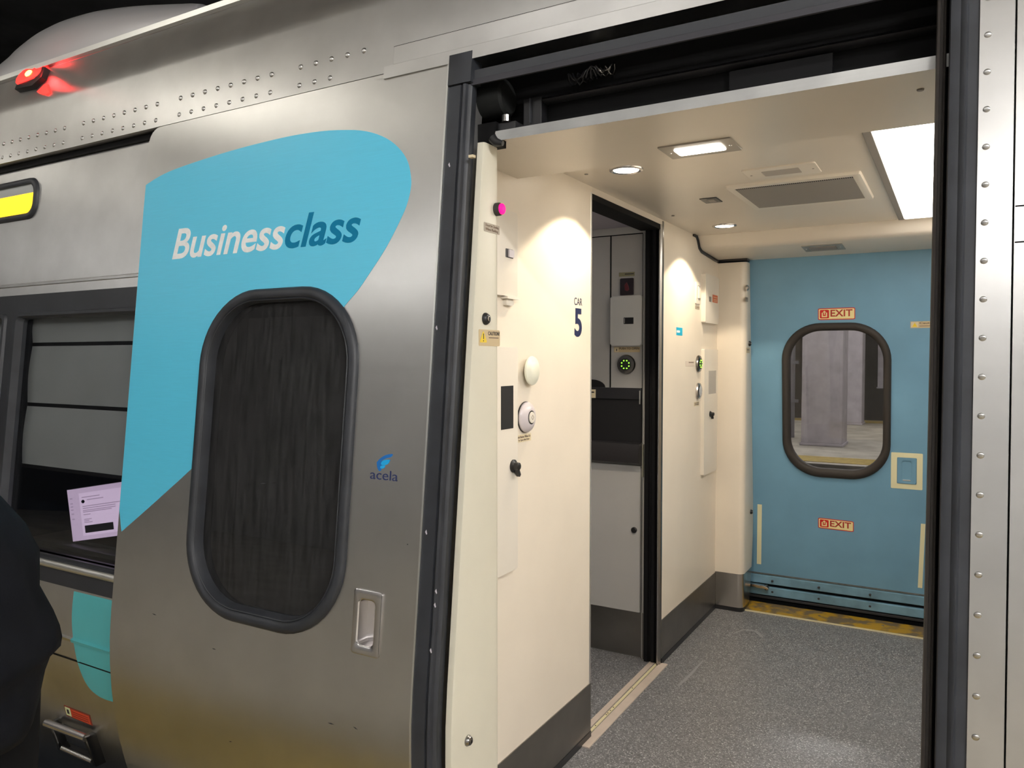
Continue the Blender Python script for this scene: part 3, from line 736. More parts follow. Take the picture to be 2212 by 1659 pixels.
# near soffit and far beam
struct('ceiling_soffit', extr_x(B(), [(1.56, 1.8695), (1.955, 1.868), (1.965, 1.875), (1.997, ZC - .001), (1.985, ZC - .001), (1.952, 1.884), (1.56, 1.878)], -.946, .14), CREAM_C)
make('end_piece', extr_x(B(), [(1.614, 1.8692), (1.955, 1.868), (1.965, 1.875), (1.997, ZC - .001), (1.985, ZC - .001), (1.952, 1.884), (1.614, 1.879)], -1.16, -.946), CREAM_C, bpy.data.objects['ceiling_soffit'])
ss = struct('trim_12', extr_x(B(), [(1.545, 1.853), (1.543, 1.875), (1.566, 1.877), (1.566, 1.867)], -.935, -.02), brushed('edge_steel', (.40, .40, .39), .45, smudge=.25))
fb = [(3.722, ZC + .03), (3.722, ZC - .002), (3.745, 1.925), (3.765, 1.898), (3.785, 1.887), (3.82, 1.882), (4.06, 1.869), (4.42, 1.868), (4.42, ZC + .03)]
struct('ceiling_beam', extr_x(B(), fb, XW - .02, .14), CREAM_C, smooth=30)
struct('trim_13', tube(B(), [(XW + .001, 3.66, ZC - .002), (XW + .001, 3.712, ZC - .003), (XW + .001, 3.735, 1.925), (XW + .001, 3.76, 1.892), (XW + .001, 3.80, 1.878), (XW + .001, 4.06, 1.863), (XW + .001, 4.118, 1.862)], .0085, 8), BLACKP, smooth=60)
struct('trim_14', box(B(), XW, -.955, 4.098, 4.16, 1.858, 1.869), BLACKP)
# posts
def post_section(far):
    yf = lambda y: (2 * MID - y) if far else y
    def sec(z):
        yo = yb(z) + .032
        p = [(XW - .02, 1.615), (-.992, 1.615)]
        p += [(-.992 + .032 * math.sin(PI / 2 * i / 6), 1.583 + .032 * math.cos(PI / 2 * i / 6)) for i in range(1, 7)]
        p += [(-.960, yo + .006), (-.963, yo + .001), (-.968, yo), (-.978, yo), (-.978, 1.58), (-1.0, 1.597), (XW - .02, 1.597)]
        return [(x, yf(y)) for x, y in p]
    return sec
zp = [.202, .28, .36, .44, .52, .6, 1.2, 1.852]
zk = [.022, .08, .14, .202]
for far, nm in ((False, 'trim_15'), (True, 'trim_16')):
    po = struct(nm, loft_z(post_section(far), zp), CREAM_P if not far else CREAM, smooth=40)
    make('kick_plate', loft_z(post_section(far), zk), STEEL_P, po, 40)
    make('skirting', loft_z(post_section(far), [0, .022]), BLACKP, po, 40)

struct('trim_21', box(B(), -1.10, -.947, 1.565, 1.612, 1.853, 1.905), BLACK)
struct('trim_22', tube(B(), [(-.945, 1.548, 1.862), (-.935, 1.548, 1.850), (-.918, 1.548, 1.846)], [.012, .011, .006], 12), BLACKP, smooth=60)
# threshold of the bulkhead door
th = empty('trim_17', (-1.12, 2.86, 0)); th['kind'] = 'structure'
make('inner_rail', box(B(), -1.158, -1.1350, 2.40, 3.24, -.01, .004), RAILM, th)
make('outer_rail', box(B(), -1.1138, -1.100, 2.40, 3.24, -.01, .004), RAILM, th)
make('edge_rail', extr_x(B(), [(2.40, .004), (2.40, -.01), (3.24, -.01), (3.24, .004)], -1.100, -1.079), RAILM, th)
brs = make('brass_strip', box(B(), -1.1298, -1.1192, 2.40, 3.24, -.01, .0035), BRASS, th)
make('groove', box(B(), -1.136, -1.113, 2.40, 3.24, -.02, -.004), BLACK, th)
for y in (2.56, 2.66, 2.675, 2.70, 2.73, 2.93, 3.22):
    make('hole', lathe(B(), lambda u, v, w: Vector((u, v, .0034 + w)), -1.1245, y, [(.0028, 0), (.0028, .0004)], 10), BLACK, brs)
# yellow sill at the far door
sl = struct('trim_18', box(B(), -.99, .13, 4.158, 4.33, -.02, .004), YSILL)
make('front_edge', box(B(), -.99, .13, 4.150, 4.158, -.02, .006), BRASS, sl)
b_ = None
for i in range(6):
    x = -.9 + .15 * i
    make('stud', lathe(B(), lambda u, v, w: Vector((u, v, .004 + w)), x, 4.25 + .03 * (i % 2), [(.007, 0), (.006, .0015), (.003, .002)], 12), mat('stud_grey', (.16, .14, .11), .5) if i == 0 else bpy.data.materials['stud_grey'], sl)
# scuffs on the floor
bm = B()
def fl(u, v, w): return Vector((u, v, w))
for p in ([(-.977, 3.055), (-.966, 3.05), (-.955, 3.18), (-.955, 3.36), (-.962, 3.37), (-.968, 3.18)], [(-.93, 3.77), (-.90, 3.86), (-.83, 3.87), (-.79, 3.80), (-.80, 3.79), (-.84, 3.85), (-.895, 3.845), (-.92, 3.77)], [(-.72, 4.02), (-.69, 3.97), (-.66, 3.96), (-.685, 3.985)]):
    slab(bm, fl, p, .0002, .0006)
scf = tag(make('floor_scuffs', bm, mat('scuff_grey', (.27, .27, .285), .6)), 'pale scuff streaks on the grey floor in front of the far bulkhead', 'scuff'); scf['kind'] = 'stuff'

# ================================================================== 8. things on the near post
ind = thing('indicator_lamp', 'round lit pink-red indicator lamp near the top of the cream door post', 'indicator lamp', postx(1.592, 1.69, 0))
make('bezel', lathe(B(), postx, 1.5875, 1.7045, [(.0155, -.001), (.0155, .010), (.0135, .014)], 24), RUBBER_B, ind, 40)
make('lens', lathe(B(), postx, 1.5875, 1.7045, [(.0128, .013), (.0128, .018), (.010, .0205), (.005, .0215)], 24), PINK_L, ind, 40)
st = thing('sticker', 'small grey sticker reading Door Is Closing under the red indicator lamp', 'sticker', postx(1.566, 1.645, 0))
bm = B(); slab(bm, postx, rrect(1.531, 1.602, 1.6455, 1.667, .003), 0, .0006); make('backing', bm, LAB_G, st)
make('lettering', text_bm('Door Is Closing', postx, 1.538, 1.597, 1.6565, 1.6645, .0006, bold=.01), TXT_B, st)
make('lettering', text_bm('When Flashing', postx, 1.538, 1.595, 1.6475, 1.6555, .0006, bold=.01), TXT_B, st)
def key_lock(y, z, label, m, r):
    t = thing('key_lock', label, 'lock', postx(y, z - r, 0), 'round locks on the cream door post')
    make('collar', lathe(B(), postx, y, z, [(r, -.001), (r, .003), (r * .72, .009), (r * .66, .0095)], 24), m, t, 40)
    make('cylinder', lathe(B(), postx, y, z, [(r * .46, .0085), (r * .44, .0115), (r * .2, .012)], 20), CHROME_D, t, 40)
    bm = B(); slab(bm, postx, rect(y - r * .08, y + r * .08, z - r * .3, z + r * .3), .0118, .0126); make('keyway', bm, BLACK, t)
    return t
key_lock(1.537, 1.4415, 'black round key lock above the caution sticker on the cream post', BLACKP, .0145)
key_lock(1.458, .471, 'dark metal round lock low on the cream door post', CHROME_D, .0125)
cs = thing('caution_sticker', 'tan CAUTION sticker with a yellow triangle on the near cream door post', 'sticker', postx(1.555, 1.378, 0))
bm = B(); slab(bm, postx, rrect(1.508, 1.603, 1.378, 1.4165, .004), 0, .0006); make('backing', bm, LAB_T, cs)
bm = B(); slab(bm, postx, [(1.514, 1.386), (1.541, 1.386), (1.5425, 1.389), (1.5285, 1.412), (1.5265, 1.412), (1.5125, 1.389)], .0006, .0011); tr = make('triangle', bm, SIGN_Y, cs, label='yellow warning triangle')
bm = B(); slab(bm, postx, rect(1.5262, 1.5288, 1.394, 1.407), .0011, .0015); slab(bm, postx, rect(1.5262, 1.5288, 1.3885, 1.3915), .0011, .0015); make('exclamation_mark', bm, TXT, tr)
make('lettering', text_bm('CAUTION!', postx, 1.549, 1.600, 1.4035, 1.4125, .0006, bold=.01), TXT, cs)
bm = B(); slab(bm, postx, rect(1.552, 1.596, 1.3965, 1.399), .0006, .001); make('small_print', bm, TXT_B, cs)

# ================================================================== 9. things on the near bulkhead wall
def plate(nm, fm, pts, w, m, parent, bev=.004, sm=40): 
    bm = B(); slab(bm, fm, pts, -.001, w, bev, 3); return make(nm, bm, m, parent, sm)
ub = thing('equipment_cabinet', 'cream wall cabinet with a square latch, upper one beside the door post', 'cabinet', wallx(1.80, 1.524, 0))
ubd = plate('door', wallx, rrect(1.67, 1.931, 1.524, 1.763, .008), .014, CREAM_B, ub)
bm = B(); slab(bm, wallx, rrect(1.862, 1.905, 1.631, 1.656, .003), .0138, .0145); lt = make('latch', bm, BLACKP, ubd)
bm = B(); slab(bm, wallx, rrect(1.875, 1.903, 1.633, 1.654, .002), .0145, .019, .001); make('latch_button', bm, LILACP, lt)
sf = thing('tap_holder', 'small cream ledge and cup under the upper wall cabinet', 'holder', wallx(1.89, 1.498, 0))
bm = B(); slab(bm, wallx, rrect(1.86, 1.931, 1.516, 1.523, .002), 0, .022, .002); make('ledge', bm, CREAM_B, sf)
bm = B(); slab(bm, wallx, rrect(1.87, 1.913, 1.498, 1.516, .006), 0, .012, .003); make('cup', bm, CREAM_B, sf)
lp = thing('equipment_cabinet', 'tall cream wall cabinet with a black window, lower one beside the door post', 'cabinet', wallx(1.80, .735, 0))
lpd = plate('door', wallx, rrect(1.67, 1.936, .737, 1.381, .006), .012, CREAM_B, lp)
bm = B(); slab(bm, wallx, rect(1.84, 1.909, 1.149, 1.271), .0115, .0125); make('window', bm, BLACKP, lpd)
def turn_latch(y, z, parent, s=1., w0=.012):
    l = make('turn_latch', lathe(B(), wallx, y, z, [(.019 * s, w0 - .001), (.019 * s, w0 + .004), (.012 * s, w0 + .008), (.011 * s, w0 + .020), (.008 * s, w0 + .022)], 20), BLACKP, parent, 40)
    bm = B(); slab(bm, wallx, [(y - .006 * s, z - .006 * s), (y + .008 * s, z - .004 * s), (y + .02 * s, z - .026 * s), (y + .014 * s, z - .032 * s), (y + .004 * s, z - .022 * s)], w0 + .004, w0 + .016, .002); make('wing', bm, BLACKP, l, 40)
    return l
turn_latch(1.908, 1.040, lpd, 1.0)
cp = thing('wall_dome', 'round domed cream cap on the near wall above the silver push button', 'wall cap', wallx(2.011, 1.27, 0))
make('stem', lathe(B(), wallx, 2.011, 1.312, [(.02, 0), (.02, .014)], 20), BLACKP, cp, 40)
make('dome', lathe(B(), wallx, 2.011, 1.312, [(.040, .013), (.0435, .017), (.042, .021), (.030, .028), (.023, .031), (.012, .0325)], 36), mat('cap_cream', (.80, .80, .68), .3), cp, 30)
pb = thing('push_button', 'silver round push button with pearl centre, on the near wall beside the post', 'button', wallx(2.0, 1.13, 0))
make('ring', lathe(B(), wallx, 1.999, 1.174, [(.0445, 0), (.0455, .008), (.041, .015), (.028, .021), (.0225, .0225)], 36), LILACP, pb, 35)
make('shadow_gap', lathe(B(), wallx, 1.999, 1.174, [(.0465, 0), (.0465, .004)], 36), BLACKP, pb)
make('inner_ring', lathe(B(), wallx, 1.999, 1.174, [(.0205, .022), (.0205, .0232)], 28), BLACKP, pb)
bt = make('cap', lathe(B(), wallx, 1.999, 1.174, [(.0168, .0225), (.0165, .0255), (.012, .0265)], 28), CREAM_B, pb, 40)
bm = B(); ring(bm, wallx, circ(1.999, 1.174, .0078, 4), circ(1.999, 1.174, .0058, 4), [(0, .0262), (0, .0268), (1, .0268), (1, .0262)]); make('diamond_mark', bm, TXT_B, bt)
pst = thing('sticker', 'small cream sticker reading Push Button under the silver push button', 'sticker', wallx(1.99, 1.10, 0))
bm = B(); slab(bm, wallx, rect(1.944, 2.037, 1.1015, 1.1235), 0, .0006); make('backing', bm, LAB_C, pst)
make('lettering', text_bm('Push Button When Lit', wallx, 1.950, 2.031, 1.1135, 1.1205, .0006, bold=.01), TXT_B, pst)
make('lettering', text_bm('To Open Side Door', wallx, 1.958, 2.026, 1.1035, 1.1105, .0006, bold=.01), TXT_B, pst)
cn = thing('car_number', 'navy CAR 5 lettering on the near cream wall beside the bulkhead doorway', 'lettering', wallx(2.367, 1.42, 0))
make('word', text_bm('CAR', wallx, 2.337, 2.400, 1.5275, 1.552, .0002, bold=-.003), NAVY, cn)
make('numeral', text_bm('5', wallx, 2.340, 2.3975, 1.421, 1.517, .0002, bold=.03), NAVY, cn)

# ================================================================== 10. things on the far bulkhead wall
bs = thing('sticker', 'small square cyan sticker on the far bulkhead wall beside the doorway', 'sticker', wallx(3.465, 1.453, 0))
bm = B(); slab(bm, wallx, rect(3.420, 3.509, 1.4535, 1.490), 0, .0006); make('backing', bm, CYAN, bs)
bm = B(); slab(bm, wallx, rrect(3.425, 3.470, 1.466, 1.476, .003), .0006, .001); make('white_mark', bm, WHITEL, bs)
sl_ = thing('key_switch', 'narrow upright white switch plate left of the cabinet with the orange label', 'switch', wallx(3.745, 1.617, 0))
plate('plate', wallx, rrect(3.706, 3.781, 1.615, 1.722, .004), .006, CREAM_B, sl_, .002)
bm = B(); slab(bm, wallx, rect(3.728, 3.768, 1.64, 1.705), .0055, .0066); make('slot', bm, GRILLE, sl_)
bm = B(); slab(bm, wallx, [(3.732, 1.642), (3.766, 1.642), (3.766, 1.68), (3.732, 1.70)], .0066, .012, .001); make('rocker', bm, CREAM_B, sl_)
l1 = thing('sticker', 'tiny grey sticker under the narrow white switch plate', 'sticker', wallx(3.745, 1.588, 0))
bm = B(); slab(bm, wallx, rect(3.709, 3.782, 1.589, 1.604), 0, .0006); make('backing', bm, LAB_G, l1)
bm = B(); slab(bm, wallx, rect(3.735, 3.778, 1.597, 1.600), .0006, .0009); make('text_line', bm, TXT_B, l1)
fx = thing('equipment_cabinet', 'pale wall cabinet carrying an orange label, upper one next to the far post', 'cabinet', wallx(3.93, 1.526, 0))
fd_ = plate('door', wallx, rrect(3.812, 4.056, 1.526, 1.771, .008), .022, CREAM_B, fx, .006)
bm = B(); slab(bm, wallx, rect(3.872, 3.912, 1.634, 1.660), .0215, .0226); make('latch', bm, GRILLE, fd_)
bm = B(); slab(bm, wallx, rect(3.936, 4.031, 1.635, 1.674), .0215, .0226); ol = make('label_plate', bm, ORANGE, fd_, label='orange label')
bm = B()
for z in (1.642, 1.650, 1.662): slab(bm, wallx, rect(3.95, 4.02, z - .0012, z + .0012), .0226, .0229)
make('text_lines', bm, LAB_C, ol)
def led_button(fm, cu, cv, r, label, leds=True, plain=False):
    t = thing('push_button', label, 'button', fm(cu, cv - r, 0))
    make('rim', lathe(B(), fm, cu, cv, [(r, 0), (r * 1.02, r * .12), (r * .92, r * .27), (r * .62, r * .34), (r * .60, r * .30)], 36), CHROME_D if leds else CHROME, t, 30)
    make('face', lathe(B(), fm, cu, cv, [(r * .60, r * .29), (r * .55, r * .35), (r * .3, r * .37)], 28), mat('button_face_%d' % leds, (.03, .035, .03) if leds else (.45, .47, .5), .4), t, 30)
    if leds:
        l0 = None
        for i in range(8):
            a = PI / 8 + i * PI / 4
            b = make('led', lathe(B(), fm, cu + r * .43 * math.cos(a), cv + r * .43 * math.sin(a), [(r * .075, r * .35), (r * .07, r * .41), (r * .03, r * .425)], 10), GREEN_L, t, 50)
    return t
led_button(wallx, 3.764, 1.321, .042, 'push button with green lights on the far bulkhead wall beside its sticker')
led_button(wallx, 3.766, 1.186, .042, 'plain silver push button under the green-lit one on the far bulkhead wall', False)
l2 = thing('sticker', 'small pale label left of the green-lit button on the far bulkhead wall', 'sticker', wallx(3.63, 1.31, 0))
bm = B(); slab(bm, wallx, rect(3.563, 3.70, 1.310, 1.335), 0, .0006); make('backing', bm, mat('pale_label', (.70, .60, .52), .4), l2)
bm = B(); slab(bm, wallx, rect(3.61, 3.69, 1.326, 1.3305), .0006, .0009); make('text_line', bm, TXT_B, l2)
l3 = thing('sticker', 'tiny tan label under the plain silver button on the far bulkhead wall', 'sticker', wallx(3.745, 1.112, 0))
bm = B(); slab(bm, wallx, rect(3.702, 3.788, 1.113, 1.134), 0, .0006); make('backing', bm, LAB_C, l3)
bm = B()
for z in (1.1275, 1.120): slab(bm, wallx, rect(3.71, 3.78, z - .002, z + .002), .0006, .0009)
make('text_lines', bm, TXT_B, l3)
fp = thing('equipment_cabinet', 'tall pale wall cabinet with a grey window and black latch next to the far post', 'cabinet', wallx(3.94, .757, 0))
fpd = plate('door', wallx, rrect(3.823, 4.071, .757, 1.394, .005), .016, CREAM_B, fp, .004)
bm = B(); slab(bm, wallx, rect(3.899, 4.037, 1.165, 1.284), .0155, .0166); make('window', bm, mat('cabinet_window', (.38, .37, .36), .25), fpd)
turn_latch(3.93, 1.062, fpd, .8, .016)

# things on the far post's return (face toward the right)
def far_item(nm, label, cat, y, z, r, m):
    t = thing(nm, label, cat, postx(y, z - r, 0))
    make('collar', lathe(B(), postx, y, z, [(r, -.001), (r, .006), (r * .7, .011)], 18), m, t, 40)
    make('core', lathe(B(), postx, y, z, [(r * .4, .011), (r * .35, .013)], 14), CHROME_D, t, 40)
    return t
far_item('key_lock', 'bright round key lock near the top of the far white post', 'lock', 4.115, 1.716, .016, CHROME)
far_item('knob', 'black knob at mid height on the far white post by the blue door', 'knob', 4.185, 1.426, .014, BLACKP)
far_item('bumper_stud', 'small dark stud low on the far white post by the blue door', 'stud', 4.262, .512, .012, BLACKP)
for y0, y1, z0, z1, lab in ((4.095, 4.150, 1.645, 1.668, 'small grey sticker under the bright lock on the far white post'), (4.128, 4.200, 1.376, 1.404, 'small tan sticker under the black knob on the far white post')):
    t = thing('sticker', lab, 'sticker', postx((y0 + y1) / 2, z0, 0))
    bm = B(); slab(bm, postx, rect(y0, y1, z0, z1), 0, .0006); make('backing', bm, LAB_T if z0 < 1.5 else LAB_G, t)
    bm = B(); slab(bm, postx, rect(y0 + .01, y1 - .01, (z0 + z1) / 2, (z0 + z1) / 2 + .006), .0006, .0009); make('text_line', bm, TXT_B, t)

# ================================================================== 11. corridor behind the bulkhead
struct('wall_corridor', box(B(), -2.7, -1.197, YC + .001, YC + .03, 0, 1.94), GREYP)
wc = bpy.data.objects['wall_corridor']
struct('wall_corridor_near', box(B(), -2.7, XW - .05, 2.38, 2.40, 0, 1.94), GREYP)
struct('wall_corridor_end', box(B(), -2.73, -2.7, 2.38, 3.28, 0, 1.94), GREYP)
struct('ceiling_corridor', box(B(), -2.7, XW - .05, 2.38, 3.28, 1.935, 1.95), LILAC)
struct('baseboard_corridor', box(B(), -2.7, -1.2, YC - .003, YC + .002, .004, .206), STEEL_K)
def cslab(nm, pts, w0, w1, m, parent, bev=0., sm=40):
    bm = B(); slab(bm, corr, pts, w0, w1, bev, 3); return make(nm, bm, m, parent, sm)
cslab('head_rail', rect(-2.6, -1.2, 1.903, 1.934), -.001, .004, GREYB, wc)
cslab('panel_gap', rect(-2.6, -1.212, 1.899, 1.903), -.001, .001, BLACK, wc)
cslab('panel_gap', rect(-1.3655, -1.3605, 1.215, 1.90), -.001, .0012, BLACK, wc)
cslab('edge_bead', rect(-1.2075, -1.2035, 0.0, 1.90), -.001, .004, ALU, wc)
cslab('edge_bead', rect(-1.2115, -1.2075, 0.0, 1.90), -.001, .001, BLACK, wc)
t = thing('sticker', 'small olive sticker above the black equipment window in the corridor', 'sticker', corr(-1.287, 1.714, 0))
cslab('backing', rect(-1.323, -1.249, 1.715, 1.733), 0, .0006, mat('olive_label', (.30, .28, .16), .5), t); cslab('text_line', rect(-1.295, -1.253, 1.723, 1.727), .0006, .0009, TXT, t)
t = thing('alarm_window', 'small black framed window with a red handle inside, on the corridor wall', 'alarm box', corr(-1.284, 1.631, 0))
cslab('frame', rrect(-1.3155, -1.2525, 1.631, 1.706, .004), 0, .006, mat('alarm_black', (.03, .022, .028), .35), t, .002)
cslab('handle', [(-1.292, 1.652), (-1.280, 1.648), (-1.272, 1.655), (-1.276, 1.672), (-1.284, 1.688), (-1.294, 1.676)], .006, .008, mat('dim_red', (.13, .02, .03), .4), t, .001)
t = thing('equipment_cabinet', 'square white cabinet with a black latch on the corridor wall', 'cabinet', corr(-1.284, 1.404, 0))
d_ = cslab('door', rrect(-1.358, -1.2095, 1.4045, 1.6275, .008), 0, .016, GREYB, t, .007)
l_ = cslab('latch', rect(-1.293, -1.247, 1.501, 1.530), .0155, .0166, BLACKP, d_); cslab('glint', rect(-1.2905, -1.2875, 1.504, 1.527), .0166, .017, ALU, l_)
t = thing('sticker', 'tan PUSH TO OPEN sticker above the green-lit corridor button', 'sticker', corr(-1.284, 1.375, 0))
cslab('backing', rect(-1.346, -1.222, 1.3755, 1.399), 0, .0006, LAB_T, t); cslab('icon', rect(-1.343, -1.324, 1.377, 1.3975), .0006, .0009, LAB_C, t)
cslab('icon_figure', rect(-1.3345, -1.3305, 1.381, 1.391), .0009, .0012, TXT, t)
make('lettering', text_bm('PUSH TO OPEN', corr, -1.320, -1.226, 1.3875, 1.3965, .0006, bold=.01), TXT, t)
led_button(corr, -1.285, 1.3205, .043, 'push button with a ring of green lights on the corridor wall')
bn = thing('waste_bin_niche', 'black recessed niche with a tilting flap below the corridor button', 'waste niche', corr(-1.4, .87, 0))
cslab('back', rect(-1.9, -1.211, .97, 1.216), 0, .006, BLACKP, bn)
cslab('upper_lip', rect(-1.9, -1.211, 1.165, 1.216), .006, .016, mat('niche_black', (.020, .020, .024), .4), bn, .003)
bm = B()
a = [corr(x, z, w) for x in (-1.9, -1.208) for z, w in ((.972, .006), (.968, .040), (.93, .055), (.885, .050), (.872, .02), (.872, 0))]
va = [bm.verts.new(p) for p in a[:6]]; vb = [bm.verts.new(p) for p in a[6:]]
bm.faces.new(va); bm.faces.new(vb[::-1])
for i in range(6): bm.faces.new((va[i], vb[i], vb[(i + 1) % 6], va[(i + 1) % 6]))
make('flap', bm, mat('flap_black', (.024, .022, .024), .45), bn, 35)
cslab('dome', [(-1.50, 1.216)] + [(-1.453 + .066 * math.cos(a), 1.216 + .035 * math.sin(a)) for a in [PI * k / 10 for k in range(0, 11)]], 0, .004, BLACKP, bn)
cslab('side_bar', rect(-1.2165, -1.2125, 1.145, 1.205), .016, .022, ALU, bn)
t = thing('sticker', 'cream sticker at the corner of the black corridor niche', 'sticker', corr(-1.44, 1.168, 0))
cslab('backing', rect(-1.475, -1.428, 1.167, 1.206), .016, .0168, LAB_C, t); cslab('text_line', rect(-1.465, -1.435, 1.19, 1.196), .0168, .0171, TXT, t)
lc = thing('base_cabinet', 'pale grey lower cabinet door with a black knob, under the corridor niche', 'cabinet', corr(-1.4, .21, 0))
d_ = cslab('door', rrect(-1.9, -1.2135, .208, .868, .004), 0, .010, GREYP, lc, .003)
make('knob', lathe(B(), corr, -1.2405, .579, [(.013, .009), (.013, .016), (.010, .019), (.004, .0195)], 20), BLACKP, d_, 40)
cslab('edge_latch', rect(-1.2055, -1.1995, .82, .966), .001, .012, mat('latch_steel', (.62, .60, .50), .35, .8), lc)
# unseen corridor lamp, added to brighten the grey panels
bm = B(); lathe(bm, lambda u, v, w: Vector((u, v, 1.935 - w)), -1.75, 2.8, [(.05, 0), (.05, .004), (.04, .006)], 24)
cl = thing('corridor_fill_light', 'added round fill light, unseen, further along the corridor', 'ceiling light', (-1.75, 2.8, 1.93))
make('lens', bm, emis('corridor_fill_lens', (.92, .95, 1.0), 16.0), cl)

# ================================================================== 12. the far blue door
bd = thing('blue_door', 'closed blue exit door with a black framed rounded window, at the far side', 'door', (-.5, 4.34, 0))
WZ = rrect(-.8025, -.2805, .722, 1.529, .19, 12)
WI = rrect(-.764, -.317, .770, 1.490, .155, 12)
WH = rrect(-.785, -.298, .745, 1.510, .172, 12)
make('panel', sheet(fdoor, [rect(-1.05, .12, .152, 1.885), WH], -.035, 0, []), BLUE, bd)
fr = B(); ring(fr, fdoor, WZ, WI, [(0, -.001), (.04, .008), (.25, .018), (.6, .020), (.85, .014), (1, 0), (1, -.03), (.4, -.03)]); make('window_frame', fr, RUBBER_B, bd, 50)
bm = B(); slab(bm, fdoor, rrect(-.790, -.293, .740, 1.515, .175, 12), -.022, -.018); make('window_pane', bm, GLASS_CLEAR, bd)
bm = B(); slab(bm, fdoor, rect(-1.02, .12, .100, .148), -.03, .012, .004); make('lower_rib', bm, BLUE_R, bd)
bm = B(); slab(bm, fdoor, rect(-1.02, .12, .036, .084), -.03, .018, .004); make('lower_rib', bm, BLUE_R, bd)
bm = B(); slab(bm, fdoor, rect(-1.02, .12, .004, .16), -.04, -.004); make('bottom_seal', bm, BLACK, bd)
bm = B(); slab(bm, fdoor, rect(-1.02, .12, .016, .030), -.01, .016, .002); make('bottom_strip', bm, DGREY, bd)
bm = B(); slab(bm, fdoor, rect(-1.02, .12, .149, .158), -.01, .004, .001); make('dirt_line', bm, mat('grime', (.11, .12, .12), .7, var=.4, vscale=20), bd)
def bolts(zs_):
    for z in zs_:
        for x in (-.86, -.62, -.37):
            make('bolt', lathe(B(), fdoor, x, z, [(.006, .010), (.006, .0195), (.003, .021)], 10), DGREY, bd)
bolts((.122, .06))
la = thing('door_catch', 'steel catch bracket at the bottom left corner of the blue door', 'catch', fdoor(-.93, .06, .02))
bm = B(); slab(bm, fdoor, [(-.985, .10), (-.90, .098), (-.875, .088), (-.875, .078), (-.985, .086)], .0225, .05, .003); make('arm', bm, CHROME, la)
make('pin', tube(B(), [fdoor(-.89, .072, .03), fdoor(-.89, .098, .03)], .009, 10), CHROME_D, la)
def exit_sign(u0, u1, z0, z1, skew, lab):
    def f(u, v, w): return fdoor(u0 + (u1 - u0) * u, z0 + (z1 - z0) * v + skew * (u - .5), w)
    bm = B(); slab(bm, f, [(x, y) for x, y in rrect(0, 1, 0, 1, .08, 4)], 0, .001); s = make('exit_sign', bm, SIGN_R, bd, label=lab)
    bm = B(); slab(bm, f, rrect(.02, .98, .07, .93, .05, 4), .001, .0014); make('sign_field', bm, SIGN_C, s)
    bm = B(); slab(bm, f, rrect(.05, .30, .14, .86, .05, 4), .0014, .0018); make('pictogram_square', bm, SIGN_R, s)
    bm = B()
    slab(bm, f, [(.10, .24), (.25, .24), (.25, .62), (.215, .62), (.215, .34), (.135, .34), (.135, .62), (.10, .62)], .0018, .0022)
    slab(bm, f, rect(.163, .187, .44, .68), .0018, .0022); slab(bm, f, [(.125, .64), (.225, .64), (.175, .80)], .0018, .0022)
    make('pictogram', bm, SIGN_C, s)
    make('lettering', text_bm('EXIT', f, .34, .93, .27, .85, .0014, bold=.02, thick=.0004), SIGN_T, s)
exit_sign(-.6215, -.4465, 1.544, 1.6035, 0, 'red and cream EXIT sign above the window')
exit_sign(-.624, -.4505, .4455, .5015, -.003, 'red and cream EXIT sign below the window')
ph = make('pull_handle', ring(B(), fdoor, rrect(-.2785, -.1375, .6935, .877, .004, 2), rrect(-.2515, -.1635, .719, .853, .004, 2), [(0, 0), (0, .0012), (1, .0012), (1, 0)]), LUMIN, bd, label='pale yellow framed blue pull recess')
make('escutcheon', ring(B(), fdoor, rrect(-.250, -.165, .7205, .8515, .006, 3), rrect(-.229, -.187, .738, .834, .012, 3), [(0, 0), (.06, .005), (.7, .005), (1, .001), (1, -.02)]), BLUE, ph, 40)
bm = B(); slab(bm, fdoor, rrect(-.2295, -.1865, .7375, .8345, .012, 3), -.024, -.016); make('recess', bm, mat('recess_blue', (.075, .215, .33), .45), ph)
bm = B(); slab(bm, fdoor, rrect(-.226, -.190, .735, .741, .002, 2), .0005, .006, .001); make('bottom_lip', bm, ALU, ph)
for x0, x1, z0, z1, dx, lab in ((-.9375, -.914, .205, .545, .008, 'pale yellow strip at left edge'), (-.142, -.122, .190, .523, .01, 'pale yellow strip at right edge')):
    bm = B(); slab(bm, fdoor, [(x0 - dx, z0), (x1 - dx, z0), (x1, z1), (x0, z1)], 0, .0012); make('glow_strip', bm, LUMIN, bd, label=lab)
cst = make('caution_sticker', slab(B(), fdoor, rect(-.199, -.04, 1.495, 1.527), 0, .0008), LAB_T, bd, label='tan caution sticker beside the doorway edge')
bm = B(); slab(bm, fdoor, rect(-.196, -.165, 1.498, 1.524), .0008, .0011); make('icon_field', bm, LAB_C, cst)
bm = B(); slab(bm, fdoor, [(-.192, 1.501), (-.169, 1.501), (-.1805, 1.521)], .0011, .0014); make('triangle', bm, SIGN_Y, cst)
make('lettering', text_bm('Caution', fdoor, -.160, -.09, 1.514, 1.5235, .0008, bold=.01), TXT, cst)
bm = B(); slab(bm, fdoor, rect(-.160, -.06, 1.503, 1.506), .0008, .0011); make('small_print', bm, TXT_B, cst)
# car side wall beyond the post, so that only the window looks out
struct('wall_far_side', sheet(lambda u, v, w: Vector((u, 4.425 - .105 * v - w, v)), [rect(-1.6, .6, -.2, 2.05), rect(-1.03, .1, .1, 1.86)], -.02, 0), DGREY)

